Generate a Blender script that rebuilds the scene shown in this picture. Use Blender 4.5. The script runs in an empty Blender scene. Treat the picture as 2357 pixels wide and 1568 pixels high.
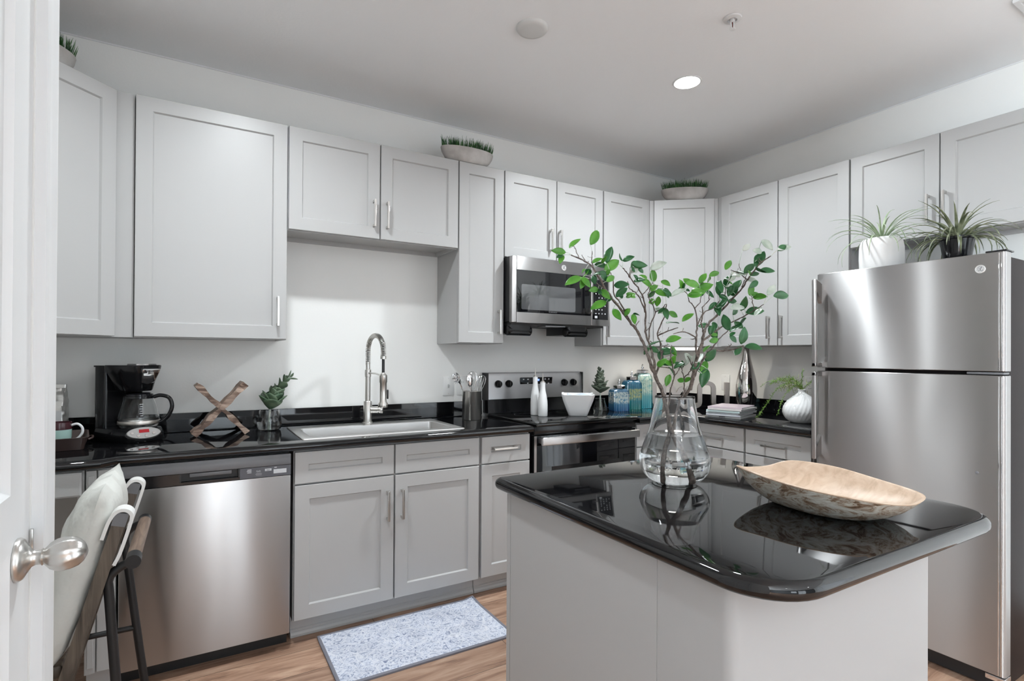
import bpy, bmesh, math, random
from mathutils import Vector, Matrix
S = bpy.context.scene
COL = S.collection
V = Vector
R_ = math.radians

# ------------------------------------------------------------------ camera
PXF, YAW, PITCH, ROLL, PCY = 1241.471, R_(30.6715), R_(.2612), R_(.3343), 812.336
EYE = V((0, 0, 1.2944))
_r = V((math.cos(YAW), -math.sin(YAW), 0)); _f = V((math.sin(YAW), math.cos(YAW), 0)); _u = V((0, 0, 1))
_f2 = _f*math.cos(PITCH) + _u*math.sin(PITCH); _u2 = -_f*math.sin(PITCH) + _u*math.cos(PITCH)
cr = _r*math.cos(ROLL) + _u2*math.sin(ROLL); cu = -_r*math.sin(ROLL) + _u2*math.cos(ROLL)
cam = bpy.data.objects.new('camera', bpy.data.cameras.new('camera')); COL.objects.link(cam)
m = Matrix.Identity(4)
for i in range(3):
    m[i][0] = cr[i]; m[i][1] = cu[i]; m[i][2] = -_f2[i]; m[i][3] = EYE[i]
cam.matrix_world = m
cam.data.sensor_width = 36; cam.data.lens = PXF/2357*36
cam.data.shift_y = (PCY-784)/2357
cam.data.clip_start = .02
S.camera = cam

def at(u, v, d):
    """point seen at picture position (u, v) at depth d along the view axis"""
    return EYE + (cr*((u-1178.5)/PXF) - cu*((v-PCY)/PXF) + _f2)*d

# ------------------------------------------------------------------ world, light, exposure
S.view_settings.view_transform = 'Standard'; S.view_settings.look = 'None'
S.view_settings.exposure = 1.14; S.view_settings.gamma = 1.0
S.view_settings.use_curve_mapping = False
W = bpy.data.worlds.new('daylight'); S.world = W; W.use_nodes = True
W.node_tree.nodes['Background'].inputs[0].default_value = (.86, .93, 1, 1)
W.node_tree.nodes['Background'].inputs[1].default_value = 1.0

LEFT_FILL_K, REAR_K = 19.0, .45
DOWNLIGHT_W, WINDOW_W, REAR_FILL_W, SUN_W = 13.5, 16.0, .8, 2.0

def area(name, loc, rot, sx, sy, watts, color=(1, 1, 1), shape='RECTANGLE', spread=math.pi):
    l = bpy.data.lights.new(name, 'AREA'); l.shape = shape; l.size = sx; l.size_y = sy
    l.energy = watts; l.color = color; l.spread = spread
    o = bpy.data.objects.new(name, l); COL.objects.link(o); o.location = loc; o.rotation_euler = rot
    return o
# daylight through the rear glazed doors, then fill from added unseen windows
area('window_daylight', (1.425, -3.93, 1.10), (R_(90), 0, 0), .98, 2.0, WINDOW_W*REAR_K, (.80, .92, 1.0))
area('side_window_fill', (.35, -3.93, 1.45), (R_(90), 0, 0), .7, 1.2, WINDOW_W*.25, (.80, .92, 1.0))
area('left_window_fill', (-3.22, -1.85, 1.3), (R_(90), 0, R_(-90)), 1.7, 2.2, WINDOW_W*LEFT_FILL_K, (.80, .92, 1.0))  # added window light, out of view, brightens the right-hand cabinets and ceiling
area('right_window_fill', (3.43, -2.2, 1.35), (R_(90), 0, R_(90)), 1.9, 1.9, WINDOW_W*.2, (.80, .92, 1.0))  # added window light, out of view, for flatter ambient

# low sun through the rear glazing, lighting the living-room floor behind the camera
sun = bpy.data.objects.new('sun', bpy.data.lights.new('sun', 'SUN')); COL.objects.link(sun)
sun.data.energy = SUN_W; sun.data.angle = R_(1.5); sun.data.color = (.88, .95, 1); sun.rotation_euler = (R_(46), 0, R_(-6))

# ------------------------------------------------------------------ materials
MATS = {}
def mat(name, col=(.8, .8, .8), rough=.5, metal=0, **kw):
    mt = bpy.data.materials.new(name); mt.use_nodes = True
    b = mt.node_tree.nodes['Principled BSDF']
    b.inputs['Base Color'].default_value = (*col, 1); b.inputs['Roughness'].default_value = rough
    b.inputs['Metallic'].default_value = metal
    for k, v in kw.items():
        b.inputs[k.replace('_', ' ')].default_value = v
    MATS[name] = mt
    return mt
def nd(mt, typ, **props):
    n = mt.node_tree.nodes.new(typ)
    for k, v in props.items(): setattr(n, k, v)
    return n
def ln(mt, a, b): mt.node_tree.links.new(a, b)
def bs(mt): return mt.node_tree.nodes['Principled BSDF']
def coords(mt, scale=(1, 1, 1), kind='Object', rot=(0, 0, 0)):
    tc = nd(mt, 'ShaderNodeTexCoord'); mp = nd(mt, 'ShaderNodeMapping')
    mp.inputs['Scale'].default_value = scale; mp.inputs['Rotation'].default_value = rot
    ln(mt, tc.outputs[kind], mp.inputs['Vector']); return mp.outputs['Vector']
def noise(mt, vec, scale=5, detail=3, rough=.5, dist=0):
    n = nd(mt, 'ShaderNodeTexNoise'); n.inputs['Scale'].default_value = scale; n.inputs['Detail'].default_value = detail
    n.inputs['Roughness'].default_value = rough; n.inputs['Distortion'].default_value = dist
    ln(mt, vec, n.inputs['Vector']); return n.outputs['Fac']
def ramp(mt, fac, stops):
    r = nd(mt, 'ShaderNodeValToRGB'); e = r.color_ramp.elements
    e[0].position, e[0].color = stops[0][0], (*stops[0][1], 1)
    e[1].position, e[1].color = stops[-1][0], (*stops[-1][1], 1)
    for p, c in stops[1:-1]:
        x = e.new(p); x.color = (*c, 1)
    ln(mt, fac, r.inputs['Fac']); return r.outputs['Color']
def bump(mt, h, strength=.1, dist=.01):
    b = nd(mt, 'ShaderNodeBump'); b.inputs['Strength'].default_value = strength; b.inputs['Distance'].default_value = dist
    ln(mt, h, b.inputs['Height']); ln(mt, b.outputs['Normal'], bs(mt).inputs['Normal'])
def tint(mt, fac, stops): ln(mt, ramp(mt, fac, stops), bs(mt).inputs['Base Color'])
def mixc(mt, a, b, fac, mode='MIX'):
    x = nd(mt, 'ShaderNodeMix', data_type='RGBA', blend_type=mode)
    for s, val in ((x.inputs[6], a), (x.inputs[7], b), (x.inputs[0], fac)):
        if hasattr(val, 'links'): ln(mt, val, s)
        else: s.default_value = val
    return x.outputs[2]

wall_m = mat('wall_paint', (.85, .845, .825), .6); bump(wall_m, noise(wall_m, coords(wall_m), 90, 3), .08, .004)
ceil_m = mat('ceiling_paint', (.89, .90, .912), .85); bump(ceil_m, noise(ceil_m, coords(ceil_m), 70, 3), .12, .004)
trim_m = mat('white_trim_paint', (.74, .745, .75), .38)
cab_m = mat('grey_cabinet_lacquer', (.455, .452, .448), .38); bump(cab_m, noise(cab_m, coords(cab_m, (6, 6, 40)), 8, 2), .02, .002)
panel_m = mat('grey_end_panel', (.44, .44, .44), .5)
dark_m = mat('dark_matte_grey', (.05, .05, .05), .7)  # dark matte tone of the dishwasher tub and microwave vent grille
nickel = mat('brushed_nickel', (.60, .585, .56), .28, 1); bump(nickel, noise(nickel, coords(nickel, (300, 20, 20)), 4, 2), .04, .001)
chrome = mat('polished_chrome', (.78, .78, .79), .06, 1)
mirror_glaze = mat('mirror_silver_glaze', (.72, .70, .68), .04, 1); bump(mirror_glaze, noise(mirror_glaze, coords(mirror_glaze), 14, 1), .15, .02)
steel = mat('stainless_steel', (.48, .472, .47), .31, 1, Anisotropic=1.0)
tg = nd(steel, 'ShaderNodeCombineXYZ'); tg.inputs[2].default_value = 1; ln(steel, tg.outputs[0], bs(steel).inputs['Tangent'])
bump(steel, noise(steel, coords(steel, (1.6, 1.6, .7)), 1.6, 1), .22, .05)
sink_steel = mat('satin_sink_steel', (.66, .65, .64), .32, 1)
granite = mat('black_granite', (.006, .006, .0065), .035, 0, Specular_IOR_Level=.55)
tint(granite, noise(granite, coords(granite), 420, 2, .8), [(.0, (.003, .003, .0035)), (.72, (.005, .005, .006)), (.80, (.05, .05, .055))])
blackglass = mat('black_glass', (.004, .004, .005), .03, 0, Specular_IOR_Level=.6)
ceramic_top = mat('ceramic_cooktop_glass', (.004, .004, .004), .05, 0)
blackplastic = mat('black_plastic', (.006, .006, .007), .14, 0, Specular_IOR_Level=.4)
blackmatte = mat('black_powder_coat', (.012, .012, .013), .42)
fridge_side = mat('dark_fridge_side', (.016, .011, .011), .36, 0, Specular_IOR_Level=.14); bump(fridge_side, noise(fridge_side, coords(fridge_side), 260, 2), .12, .002)
greyplastic = mat('grey_plastic', (.16, .16, .17), .35)
panelgrey = mat('blue_grey_panel', (.07, .075, .09), .25)
whitecer = mat('white_ceramic', (.82, .82, .82), .12)
whitemat = mat('matte_white_ceramic', (.74, .735, .73), .5)
whiteplastic = mat('white_plastic', (.80, .80, .79), .35)
ink = mat('print_ink_pale', (.55, .56, .58), .5)
inkd = mat('print_ink_dark', (.02, .02, .02), .5)
glass = mat('clear_glass', (1, 1, 1), 0, 0, Transmission_Weight=1, IOR=1.45)
thinglass = mat('carafe_glass', (.97, .98, .98), .0, 0, Transmission_Weight=1, IOR=1.3)
smoke = mat('smoky_glass', (.80, .80, .80), .0, 0, Transmission_Weight=1, IOR=1.4)
water = mat('water', (.98, 1, 1), 0, 0, Transmission_Weight=1, IOR=1.33)
pane_m = mat('window_glass', (1, 1, 1), 0)
_t = nd(pane_m, 'ShaderNodeBsdfTransparent'); _x = nd(pane_m, 'ShaderNodeMixShader'); _x.inputs[0].default_value = .08
ln(pane_m, _t.outputs[0], _x.inputs[1]); ln(pane_m, bs(pane_m).outputs[0], _x.inputs[2]); ln(pane_m, _x.outputs[0], pane_m.node_tree.nodes['Material Output'].inputs['Surface'])
reddisp = mat('red_display', (.25, .005, .01), .2, 0, Emission_Color=(.5, .01, .02, 1), Emission_Strength=.08)
lamp_m = mat('lit_lens', (1, 1, 1), .5, 0, Emission_Color=(1, .98, .95, 1), Emission_Strength=8)
strip_m = mat('lit_strip_lens', (1, 1, 1), .5, 0, Emission_Color=(1, .97, .92, 1), Emission_Strength=3)
bluedisp = mat('blue_clock', (.02, .03, .1), .3, 0, Emission_Color=(.15, .25, 1, 1), Emission_Strength=1.2)
bark = mat('branch_bark', (.12, .09, .075), .85)
tint(bark, noise(bark, coords(bark), 120, 4, .7), [(.3, (.035, .025, .022)), (.7, (.21, .17, .145))]); bump(bark, noise(bark, coords(bark), 150, 4), .6, .004)
soil = mat('potting_moss', (.05, .045, .03), .9)

def leafmat(name, a, b, rough=.4, trans=.15):
    x = mat(name, a, rough); v = coords(x)
    tint(x, noise(x, v, 26, 2), [(.35, a), (.65, b)])
    bs(x).inputs['Subsurface Weight'].default_value = 0
    return x
leaf_bright = leafmat('bright_green_leaf', (.055, .22, .018), (.10, .32, .03), .35)
leaf_dark = leafmat('dark_green_leaf', (.012, .085, .022), (.028, .14, .04), .3)
leaf_pale = leafmat('silver_leaf_underside', (.36, .44, .36), (.62, .66, .60), .5)
grass_m = leafmat('dark_grass', (.010, .05, .012), (.045, .15, .03), .5)
succ_m = leafmat('grey_green_succulent', (.06, .12, .065), (.15, .21, .13), .5)
succ2_m = leafmat('dull_succulent', (.05, .075, .05), (.14, .17, .125), .5)
air_m = leafmat('pale_air_plant', (.22, .31, .17), (.40, .47, .32), .55)
olive_m = leafmat('olive_spider_leaf', (.075, .095, .045), (.26, .28, .18), .5)
fern_m = leafmat('asparagus_fern', (.12, .25, .03), (.22, .36, .07), .55)
moss_m = leafmat('pale_moss', (.22, .28, .06), (.33, .38, .12), .7)

floor_m = mat('vinyl_plank_floor', (.3, .22, .16), .42)
v = coords(floor_m, (1, 1, 1))
bk = nd(floor_m, 'ShaderNodeTexBrick', offset=.37, offset_frequency=2)
for k, val in (('Scale', 1), ('Mortar Size', .0012), ('Brick Width', 1.22), ('Row Height', .178), ('Bias', 0)): bk.inputs[k].default_value = val
bk.inputs['Color1'].default_value = (.0, 0, 0, 1); bk.inputs['Color2'].default_value = (1, 1, 1, 1); bk.inputs['Mortar'].default_value = (.5, .5, .5, 1)
ln(floor_m, v, bk.inputs['Vector'])
gv = coords(floor_m, (1.3, 9, 1))
addv = nd(floor_m, 'ShaderNodeVectorMath', operation='ADD'); ln(floor_m, gv, addv.inputs[0])
sc = nd(floor_m, 'ShaderNodeVectorMath', operation='SCALE'); sc.inputs['Scale'].default_value = 7; ln(floor_m, bk.outputs['Color'], sc.inputs[0]); ln(floor_m, sc.outputs[0], addv.inputs[1])
g1 = noise(floor_m, addv.outputs[0], 2.6, 6, .62, .9)
wood_c = ramp(floor_m, g1, [(.28, (.15, .083, .057)), (.45, (.37, .225, .155)), (.58, (.48, .315, .225)), (.75, (.60, .435, .325))])
tone = ramp(floor_m, bk.outputs['Color'], [(0, (.80, .78, .77)), (1, (1.1, 1.08, 1.06))])
c2 = mixc(floor_m, wood_c, tone, 1.0, 'MULTIPLY')
c3 = mixc(floor_m, c2, (.05, .035, .025, 1), bk.outputs['Fac'])
ln(floor_m, c3, bs(floor_m).inputs['Base Color']); bump(floor_m, g1, .06, .004)

wood_bowl_in = mat('pale_carved_wood', (.66, .46, .32), .45)
tint(wood_bowl_in, noise(wood_bowl_in, coords(wood_bowl_in, (2, 14, 14), rot=(0, 0, .4)), 2.2, 5, .6, .6), [(.25, (.46, .32, .21)), (.5, (.64, .48, .355)), (.75, (.74, .60, .47))])
wood_bowl_out = mat('mottled_bark_shell', (.3, .25, .2), .4)
_v = coords(wood_bowl_out, (1, 1, 2.4))
tint(wood_bowl_out, noise(wood_bowl_out, _v, 15, 6, .75, 2.2), [(.34, (.10, .055, .03)), (.44, (.30, .20, .13)), (.50, (.50, .46, .39)), (.64, (.66, .66, .61))])
bump(wood_bowl_out, noise(wood_bowl_out, _v, 30, 5, .7, 1.5), .5, .006)
driftwood = mat('weathered_board_wood', (.30, .2, .15), .6)
tint(driftwood, noise(driftwood, coords(driftwood, (4, 30, 30)), 1.5, 5, .6, 1), [(.3, (.035, .02, .015)), (.46, (.15, .09, .065)), (.6, (.38, .28, .22)), (.8, (.55, .45, .38))])
darkwood = mat('dark_walnut_stile', (.10, .075, .055), .5)
tint(darkwood, noise(darkwood, coords(darkwood, (25, 25, 2.5)), 2, 5, .6, 1), [(.3, (.035, .026, .02)), (.7, (.16, .125, .095))])
railwood = mat('oak_rail_wood', (.2, .13, .09), .5)
tint(railwood, noise(railwood, coords(railwood, (30, 3, 30)), 2, 4, .6, .8), [(.3, (.10, .065, .05)), (.7, (.27, .19, .14))])
fabric = mat('off_white_canvas', (.62, .62, .585), .9); bump(fabric, noise(fabric, coords(fabric), 16, 3), .35, .02)
greyfab = mat('grey_linen', (.27, .28, .26), .9)
beigefab = mat('beige_linen', (.50, .45, .40), .9)
strap_m = mat('white_leather_strap', (.76, .75, .73), .5)
rug_m = mat('printed_rug', (.6, .62, .7), .95)
rv = coords(rug_m, (1, 1, 1))
vo = nd(rug_m, 'ShaderNodeTexVoronoi', feature='DISTANCE_TO_EDGE'); vo.inputs['Scale'].default_value = 19; ln(rug_m, rv, vo.inputs['Vector'])
n1 = noise(rug_m, rv, 22, 4, .6, 3.5); n2 = noise(rug_m, rv, 7, 2, .5)
a = ramp(rug_m, n1, [(.34, (.22, .25, .36)), (.44, (.46, .50, .60)), (.52, (.74, .75, .79)), (.58, (.62, .65, .73)), (.66, (.34, .38, .50))])
b2 = ramp(rug_m, n2, [(.35, (.84, .85, .9)), (.65, (1.05, 1.06, 1.1))])
cc = mixc(rug_m, a, b2, .8, 'MULTIPLY')
edge = ramp(rug_m, vo.outputs['Distance'], [(.0, (1, 1, 1)), (.06, (0, 0, 0))])
ce = mixc(rug_m, cc, (.80, .80, .84, 1), .5)
x_ = nd(rug_m, 'ShaderNodeMix', data_type='RGBA'); ln(rug_m, edge, x_.inputs[0]); ln(rug_m, cc, x_.inputs[6]); ln(rug_m, ce, x_.inputs[7])
ln(rug_m, x_.outputs[2], bs(rug_m).inputs['Base Color']); bump(rug_m, n1, .2, .004)
rugedge = mat('grey_rug_binding', (.20, .20, .235), .9)
stone = mat('cast_stone_planter', (.46, .44, .42), .7)
tint(stone, noise(stone, coords(stone), 9, 4), [(.35, (.36, .335, .315)), (.65, (.55, .53, .51))])
def jar_mat(name, low, mid, top, fill, z0, z1, zs):
    x = mat(name, low, .08, 0, Transmission_Weight=.25, IOR=1.45, Coat_Weight=.5)
    v_ = coords(x); sp_ = nd(x, 'ShaderNodeSeparateXYZ'); ln(x, coords(x, (1, 1, zs)), sp_.inputs[0])
    base_ = ramp(x, sp_.outputs['Z'], [(0, low), (.45, mid), (1, top)])
    n_ = ramp(x, noise(x, v_, 45, 4, .7), [(.40, (0, 0, 0)), (.52, (1, 1, 1))])
    r_ = nd(x, 'ShaderNodeValToRGB'); e = r_.color_ramp.elements; e[0].position, e[0].color = z0, (0, 0, 0, 1); e[1].position, e[1].color = z0+.12, (1, 1, 1, 1)
    q = e.new(z1-.03); q.color = (1, 1, 1, 1); q = e.new(z1); q.color = (0, 0, 0, 1); ln(x, sp_.outputs['Z'], r_.inputs['Fac'])
    mm = nd(x, 'ShaderNodeMix', data_type='RGBA', blend_type='MULTIPLY'); mm.inputs[0].default_value = 1; ln(x, n_, mm.inputs[6]); ln(x, r_.outputs[0], mm.inputs[7])
    ln(x, mixc(x, base_, (*fill, 1), mm.outputs[2]), bs(x).inputs['Base Color'])
    return x
jar_a = jar_mat('blue_jar_glass', (.015, .08, .20), (.06, .20, .30), (.035, .11, .19), (.46, .52, .50), .30, .86, 6.3)
jar_b = jar_mat('blue_jar_glass_mossy', (.015, .17, .16), (.04, .19, .24), (.025, .12, .21), (.32, .36, .18), .30, .72, 4.65)
jar_c = jar_mat('teal_jar_glass', (.02, .22, .28), (.11, .29, .30), (.15, .24, .235), (.36, .44, .37), .35, .95, 3.8)
satin_silver = mat('satin_silver_metal', (.56, .53, .50), .32, 1)
foil = mat('crinkled_foil', (.72, .71, .69), .3, .7); bump(foil, noise(foil, coords(foil), 14, 2), .6, .03)
aqua = mat('aqua_glaze', (.34, .50, .46), .2)
maroon = mat('maroon_glaze', (.05, .015, .02), .2)
brownleather = mat('dark_brown_tray', (.065, .042, .038), .35)
bluecloth = mat('pale_blue_napkin', (.50, .58, .66), .9)

# ------------------------------------------------------------------ object helpers
def link(o): COL.objects.link(o); return o
def tag(o, label=None, cat=None, group=None, kind=None):
    if label: o['label'] = label
    if cat: o['category'] = cat
    if group: o['group'] = group
    if kind: o['kind'] = kind
    return o
def thing(name, label, cat, loc=(0, 0, 0), rz=0, group=None):
    o = link(bpy.data.objects.new(name, None)); o.location = loc; o.rotation_euler = (0, 0, rz)
    o.empty_display_size = .05
    return tag(o, label, cat, group)
def frame_rz(ax): return math.atan2(ax[1], ax[0])

class MB:
    """collects shapes into one mesh; coordinates are local to the owner"""
    def __init__(s, M=None): s.bm = bmesh.new(); s.M = M or Matrix.Identity(4)
    def vv(s, p): return s.bm.verts.new(s.M @ V(p))
    mi = 0
    def face(s, vs):
        try: f = s.bm.faces.new(vs)
        except ValueError: return None
        f.material_index = s.mi
        return f
    def box(s, x0, x1, y0, y1, z0, z1, bev=0, seg=2):
        c = [s.vv(p) for p in ((x0,y0,z0),(x1,y0,z0),(x1,y1,z0),(x0,y1,z0),(x0,y0,z1),(x1,y0,z1),(x1,y1,z1),(x0,y1,z1))]
        fs = [s.face([c[i] for i in f]) for f in ((3,2,1,0),(4,5,6,7),(0,1,5,4),(1,2,6,5),(2,3,7,6),(3,0,4,7))]
        if bev:
            es = list({e for f in fs for e in f.edges})
            bmesh.ops.bevel(s.bm, geom=es, offset=bev, segments=seg, profile=.5, affect='EDGES')
        return s
    def loft(s, rings, cap0=True, cap1=True, closed=True):
        rv = [[s.vv(p) for p in r] for r in rings]
        n = len(rv[0])
        for a, b in zip(rv, rv[1:]):
            for i in range(n if closed else n-1):
                s.face([a[i], a[(i+1) % n], b[(i+1) % n], b[i]])
        if cap0: s.face(rv[0][::-1])
        if cap1: s.face(rv[-1])
        return s
    def lathe(s, prof, n=32, c=(0, 0, 0), sx=1, sy=1, cap0=True, cap1=True):
        return s.loft([[(c[0]+sx*r*math.cos(2*math.pi*i/n), c[1]+sy*r*math.sin(2*math.pi*i/n), c[2]+z) for i in range(n)] for r, z in prof], cap0, cap1)
    def tube(s, pts, r, n=10, cap=True, flat=1):
        pts = [V(p) for p in pts]; k = len(pts)
        rs = r if isinstance(r, (list, tuple)) else [r]*k
        t = (pts[1]-pts[0]).normalized()
        nrm = t.orthogonal().normalized()
        if abs(t.z) < .9: nrm = (V((0, 0, 1)) - t*t.z).normalized()
        rings = []
        for i in range(k):
            t2 = (pts[min(i+1, k-1)]-pts[max(i-1, 0)]).normalized()
            nrm = (nrm - t2*nrm.dot(t2)).normalized(); bn = t2.cross(nrm)
            rings.append([pts[i]+(nrm*math.cos(2*math.pi*j/n)*flat+bn*math.sin(2*math.pi*j/n))*rs[i] for j in range(n)])
        return s.loft(rings, cap, cap)
    def prism(s, poly, z0, z1, bev=0):
        return s.loft([[(x, y, z0) for x, y in poly], [(x, y, z1) for x, y in poly]])
    def slab(s, poly, z0, z1, r=None, n=6):
        """worktop with a half round edge on every side"""
        h = (z1-z0)/2; r = r or h
        rings = []
        for i in range(n+1):
            a = -math.pi/2+math.pi*i/n
            rings.append([(x, y, (z0+z1)/2+h*math.sin(a)) for x, y in inset(poly, r*(1-math.cos(a)))])
        return s.loft(rings)
    def sphere(s, c, r, n=12, sc=(1, 1, 1)):
        pr = [(max(1e-4, math.sin(math.pi*i/n)), -math.cos(math.pi*i/n)) for i in range(n+1)]
        return s.loft([[(c[0]+r*sc[0]*a*math.cos(2*math.pi*j/(2*n)), c[1]+r*sc[1]*a*math.sin(2*math.pi*j/(2*n)), c[2]+r*sc[2]*z) for j in range(2*n)] for a, z in pr])
    def build(s, name, mt, parent=None, smooth=35, sub=0, label=None, extra=None, solid=0):
        me = bpy.data.meshes.new(name)
        bmesh.ops.remove_doubles(s.bm, verts=s.bm.verts, dist=1e-6)
        bmesh.ops.recalc_face_normals(s.bm, faces=s.bm.faces)
        s.bm.to_mesh(me); s.bm.free()
        me.materials.append(mt)
        for e in extra or []: me.materials.append(e)
        if smooth:
            me.polygons.foreach_set('use_smooth', [True]*len(me.polygons))
            me.set_sharp_from_angle(angle=R_(smooth))
        o = link(bpy.data.objects.new(name, me))
        if parent: o.parent = parent
        if sub:
            md = o.modifiers.new('round', 'SUBSURF'); md.levels = md.render_levels = sub
        if solid:
            md = o.modifiers.new('thick', 'SOLIDIFY'); md.thickness = solid; md.offset = 0
        if label: o['label'] = label
        return o

def inset(poly, d):
    n = len(poly); out = []
    area2 = sum(poly[i][0]*poly[(i+1) % n][1]-poly[(i+1) % n][0]*poly[i][1] for i in range(n))
    sg = 1 if area2 > 0 else -1
    for i in range(n):
        p0, p, p1 = V(poly[i-1]), V(poly[i]), V(poly[(i+1) % n])
        a = (p-p0).normalized(); b = (p1-p).normalized()
        na = V((-a.y, a.x))*sg; nb = V((-b.y, b.x))*sg
        q = na+nb; k = q.dot(na)
        out.append(tuple(p+q*(d/max(k, .2))))
    return out
def roundpoly(poly, rad, n=8):
    """poly of (x, y) with per-corner radius"""
    out = []; m_ = len(poly)
    for i in range(m_):
        p0, p, p1 = V(poly[i-1]), V(poly[i]), V(poly[(i+1) % m_]); r = rad[i]
        if r <= 0: out.append(tuple(p)); continue
        a = (p0-p).normalized(); b = (p1-p).normalized()
        ang = a.angle(b); t = r/math.tan(ang/2)
        s0, s1 = p+a*t, p+b*t; c = p+(a+b).normalized()*(r/math.sin(ang/2))
        v0, v1 = s0-c, s1-c
        a0 = math.atan2(v0.y, v0.x); a1 = math.atan2(v1.y, v1.x); d = (a1-a0+math.pi) % (2*math.pi)-math.pi
        for k in range(n+1):
            q = a0+d*k/n; out.append((c.x+r*math.cos(q), c.y+r*math.sin(q)))
    return out
def rrect(x0, x1, y0, y1, r, n=5): return roundpoly([(x0, y0), (x1, y0), (x1, y1), (x0, y1)], [r]*4, n)
def smooth_path(pts, k=6):
    """Catmull-Rom through pts"""
    P = [V(p) for p in pts]; P = [P[0]*2-P[1]]+P+[P[-1]*2-P[-2]]; out = []
    for i in range(1, len(P)-2):
        for j in range(k):
            t = j/k
            out.append(.5*((2*P[i])+(P[i+1]-P[i-1])*t+(2*P[i-1]-5*P[i]+4*P[i+1]-P[i+2])*t*t+(3*P[i]-P[i-1]-3*P[i+1]+P[i+2])*t**3))
    out.append(P[-2]); return out
def text(name, body, size, M, mt, parent, depth=.0006, align='CENTER'):
    cv = bpy.data.curves.new(name, 'FONT'); cv.body = body; cv.size = size; cv.align_x = align; cv.align_y = 'CENTER'; cv.extrude = depth
    tmp = bpy.data.objects.new(name+'_t', cv); COL.objects.link(tmp)
    me = bpy.data.meshes.new_from_object(tmp.evaluated_get(bpy.context.evaluated_depsgraph_get()))
    bpy.data.objects.remove(tmp); bpy.data.curves.remove(cv)
    me.transform(M); me.materials.clear(); me.materials.append(mt); me.name = name
    o = link(bpy.data.objects.new(name, me)); o.parent = parent
    return o
def struct(o): o['kind'] = 'structure'; return o
FACE = Matrix.Rotation(R_(90), 4, 'X')          # text/plate plane XY -> facing local -y
def face_at(x, y, z): return Matrix.Translation((x, y, z)) @ FACE

# ================================================================== THE SETTING
YB, XR, ZC, XL, YR = 3.165, 3.502, 2.7594, -.925, -4.0
T = .903                      # worktop height
ZU0, ZU1, ZUS = 1.363, 2.4256, 1.909
XW, YP = -3.3, -.62               # living-room side wall, unseen near-wall end set to shade the island front
struct(MB().box(XW-.12, XR+.12, YR-.12, YB+.12, -.08, 0).build('floor', floor_m, smooth=0))
struct(MB().box(XW-.12, XR+.12, YR-.12, YB+.12, ZC, ZC+.1).build('ceiling', ceil_m, smooth=0))
struct(MB().box(XL-.12, XR+.12, YB, YB+.12, 0, ZC).build('wall_back', wall_m, smooth=0))
w = MB(); w.box(XR, XR+.12, -1.2, YB, 0, ZC); w.box(XR, XR+.12, YR-.12, -3.2, 0, ZC); w.box(XR, XR+.12, -3.2, -1.2, 0, .35); w.box(XR, XR+.12, -3.2, -1.2, 2.35, ZC)
struct(w.build('wall_right', wall_m, smooth=0))
struct(MB().box(XL-.12, XL, 1.28, YB, 0, ZC).build('wall_left', wall_m, smooth=0))
# wall beside the camera with the panelled door in it; its end stands at y = 1.40
XN = -.235
DY0, DY1, DZ = .30, 1.212, 2.05
w = MB(); w.box(XN-.11, XN, YP, DY0, 0, ZC); w.box(XW, XN-.11, YP, YP+.11, 0, ZC); w.box(XN-.11, XN, DY1, 1.40, 0, ZC); w.box(XN-.11, XN, DY0, DY1, DZ, ZC)
w.box(XL-.12, XN-.11, 1.28, 1.40, 0, ZC)
struct(w.build('wall_near', wall_m, smooth=0))
# rear wall (behind the camera) with glazed doors and a window
RX0, RX1, RZ1 = .90, 1.95, 2.14
SX0, SX1, SZ0, SZ1 = .0, .70, .85, 2.05
w = MB()
w.box(XW-.12, SX0, YR-.12, YR, 0, ZC); w.box(SX0, SX1, YR-.12, YR, 0, SZ0); w.box(SX0, SX1, YR-.12, YR, SZ1, ZC)
w.box(SX1, RX0, YR-.12, YR, 0, ZC); w.box(RX0, RX1, YR-.12, YR, RZ1, ZC); w.box(RX1, XR+.12, YR-.12, YR, 0, ZC)
struct(w.build('wall_rear', mat('bounce_cutting_dark', (.16, .165, .17), .7), smooth=0))  # unseen wall darkened to cut light bouncing onto the island front
def glazing(name, x0, x1, z0, z1, nx):
    f = MB(); t = .05; yy0, yy1 = YR-.10, YR-.04
    f.box(x0, x1, yy0, yy1, z0, z0+t); f.box(x0, x1, yy0, yy1, z1-t, z1)
    for i in range(nx+1):
        xx = x0+(x1-x0-t)*i/nx; f.box(xx, xx+t, yy0, yy1, z0, z1)
    o = struct(f.build(name, trim_m, smooth=0))
    MB().box(x0+.01, x1-.01, YR-.075, YR-.069, z0+.01, z1-.01).build('pane', pane_m, o, smooth=0)
glazing('window_1', RX0, RX1, 0, RZ1, 2)
glazing('added_window_2', SX0, SX1, SZ0, SZ1, 1)  # added rear window, unseen, a source of fill light
f = MB()
for (a_, b_, c_, d_) in ((-3.2, -1.2, .35, .40), (-3.2, -1.2, 2.30, 2.35), (-3.2, -3.15, .40, 2.30), (-2.225, -2.175, .40, 2.30), (-1.25, -1.2, .40, 2.30)): f.box(XR+.04, XR+.10, a_, b_, c_, d_)
o = struct(f.build('added_window_3', trim_m, smooth=0)); MB().box(XR+.066, XR+.072, -3.19, -1.21, .36, 2.34).build('pane', pane_m, o, smooth=0)  # added right-hand window, unseen, for flatter ambient light
w = MB(); LY0, LY1, LZ0, LZ1 = -2.75, -.95, .15, 2.45
w.box(XW-.12, XW, YR, LY0, 0, ZC); w.box(XW-.12, XW, LY1, YP+.11, 0, ZC); w.box(XW-.12, XW, LY0, LY1, 0, LZ0); w.box(XW-.12, XW, LY0, LY1, LZ1, ZC)
struct(w.build('wall_living', wall_m, smooth=0))
f = MB()
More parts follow.
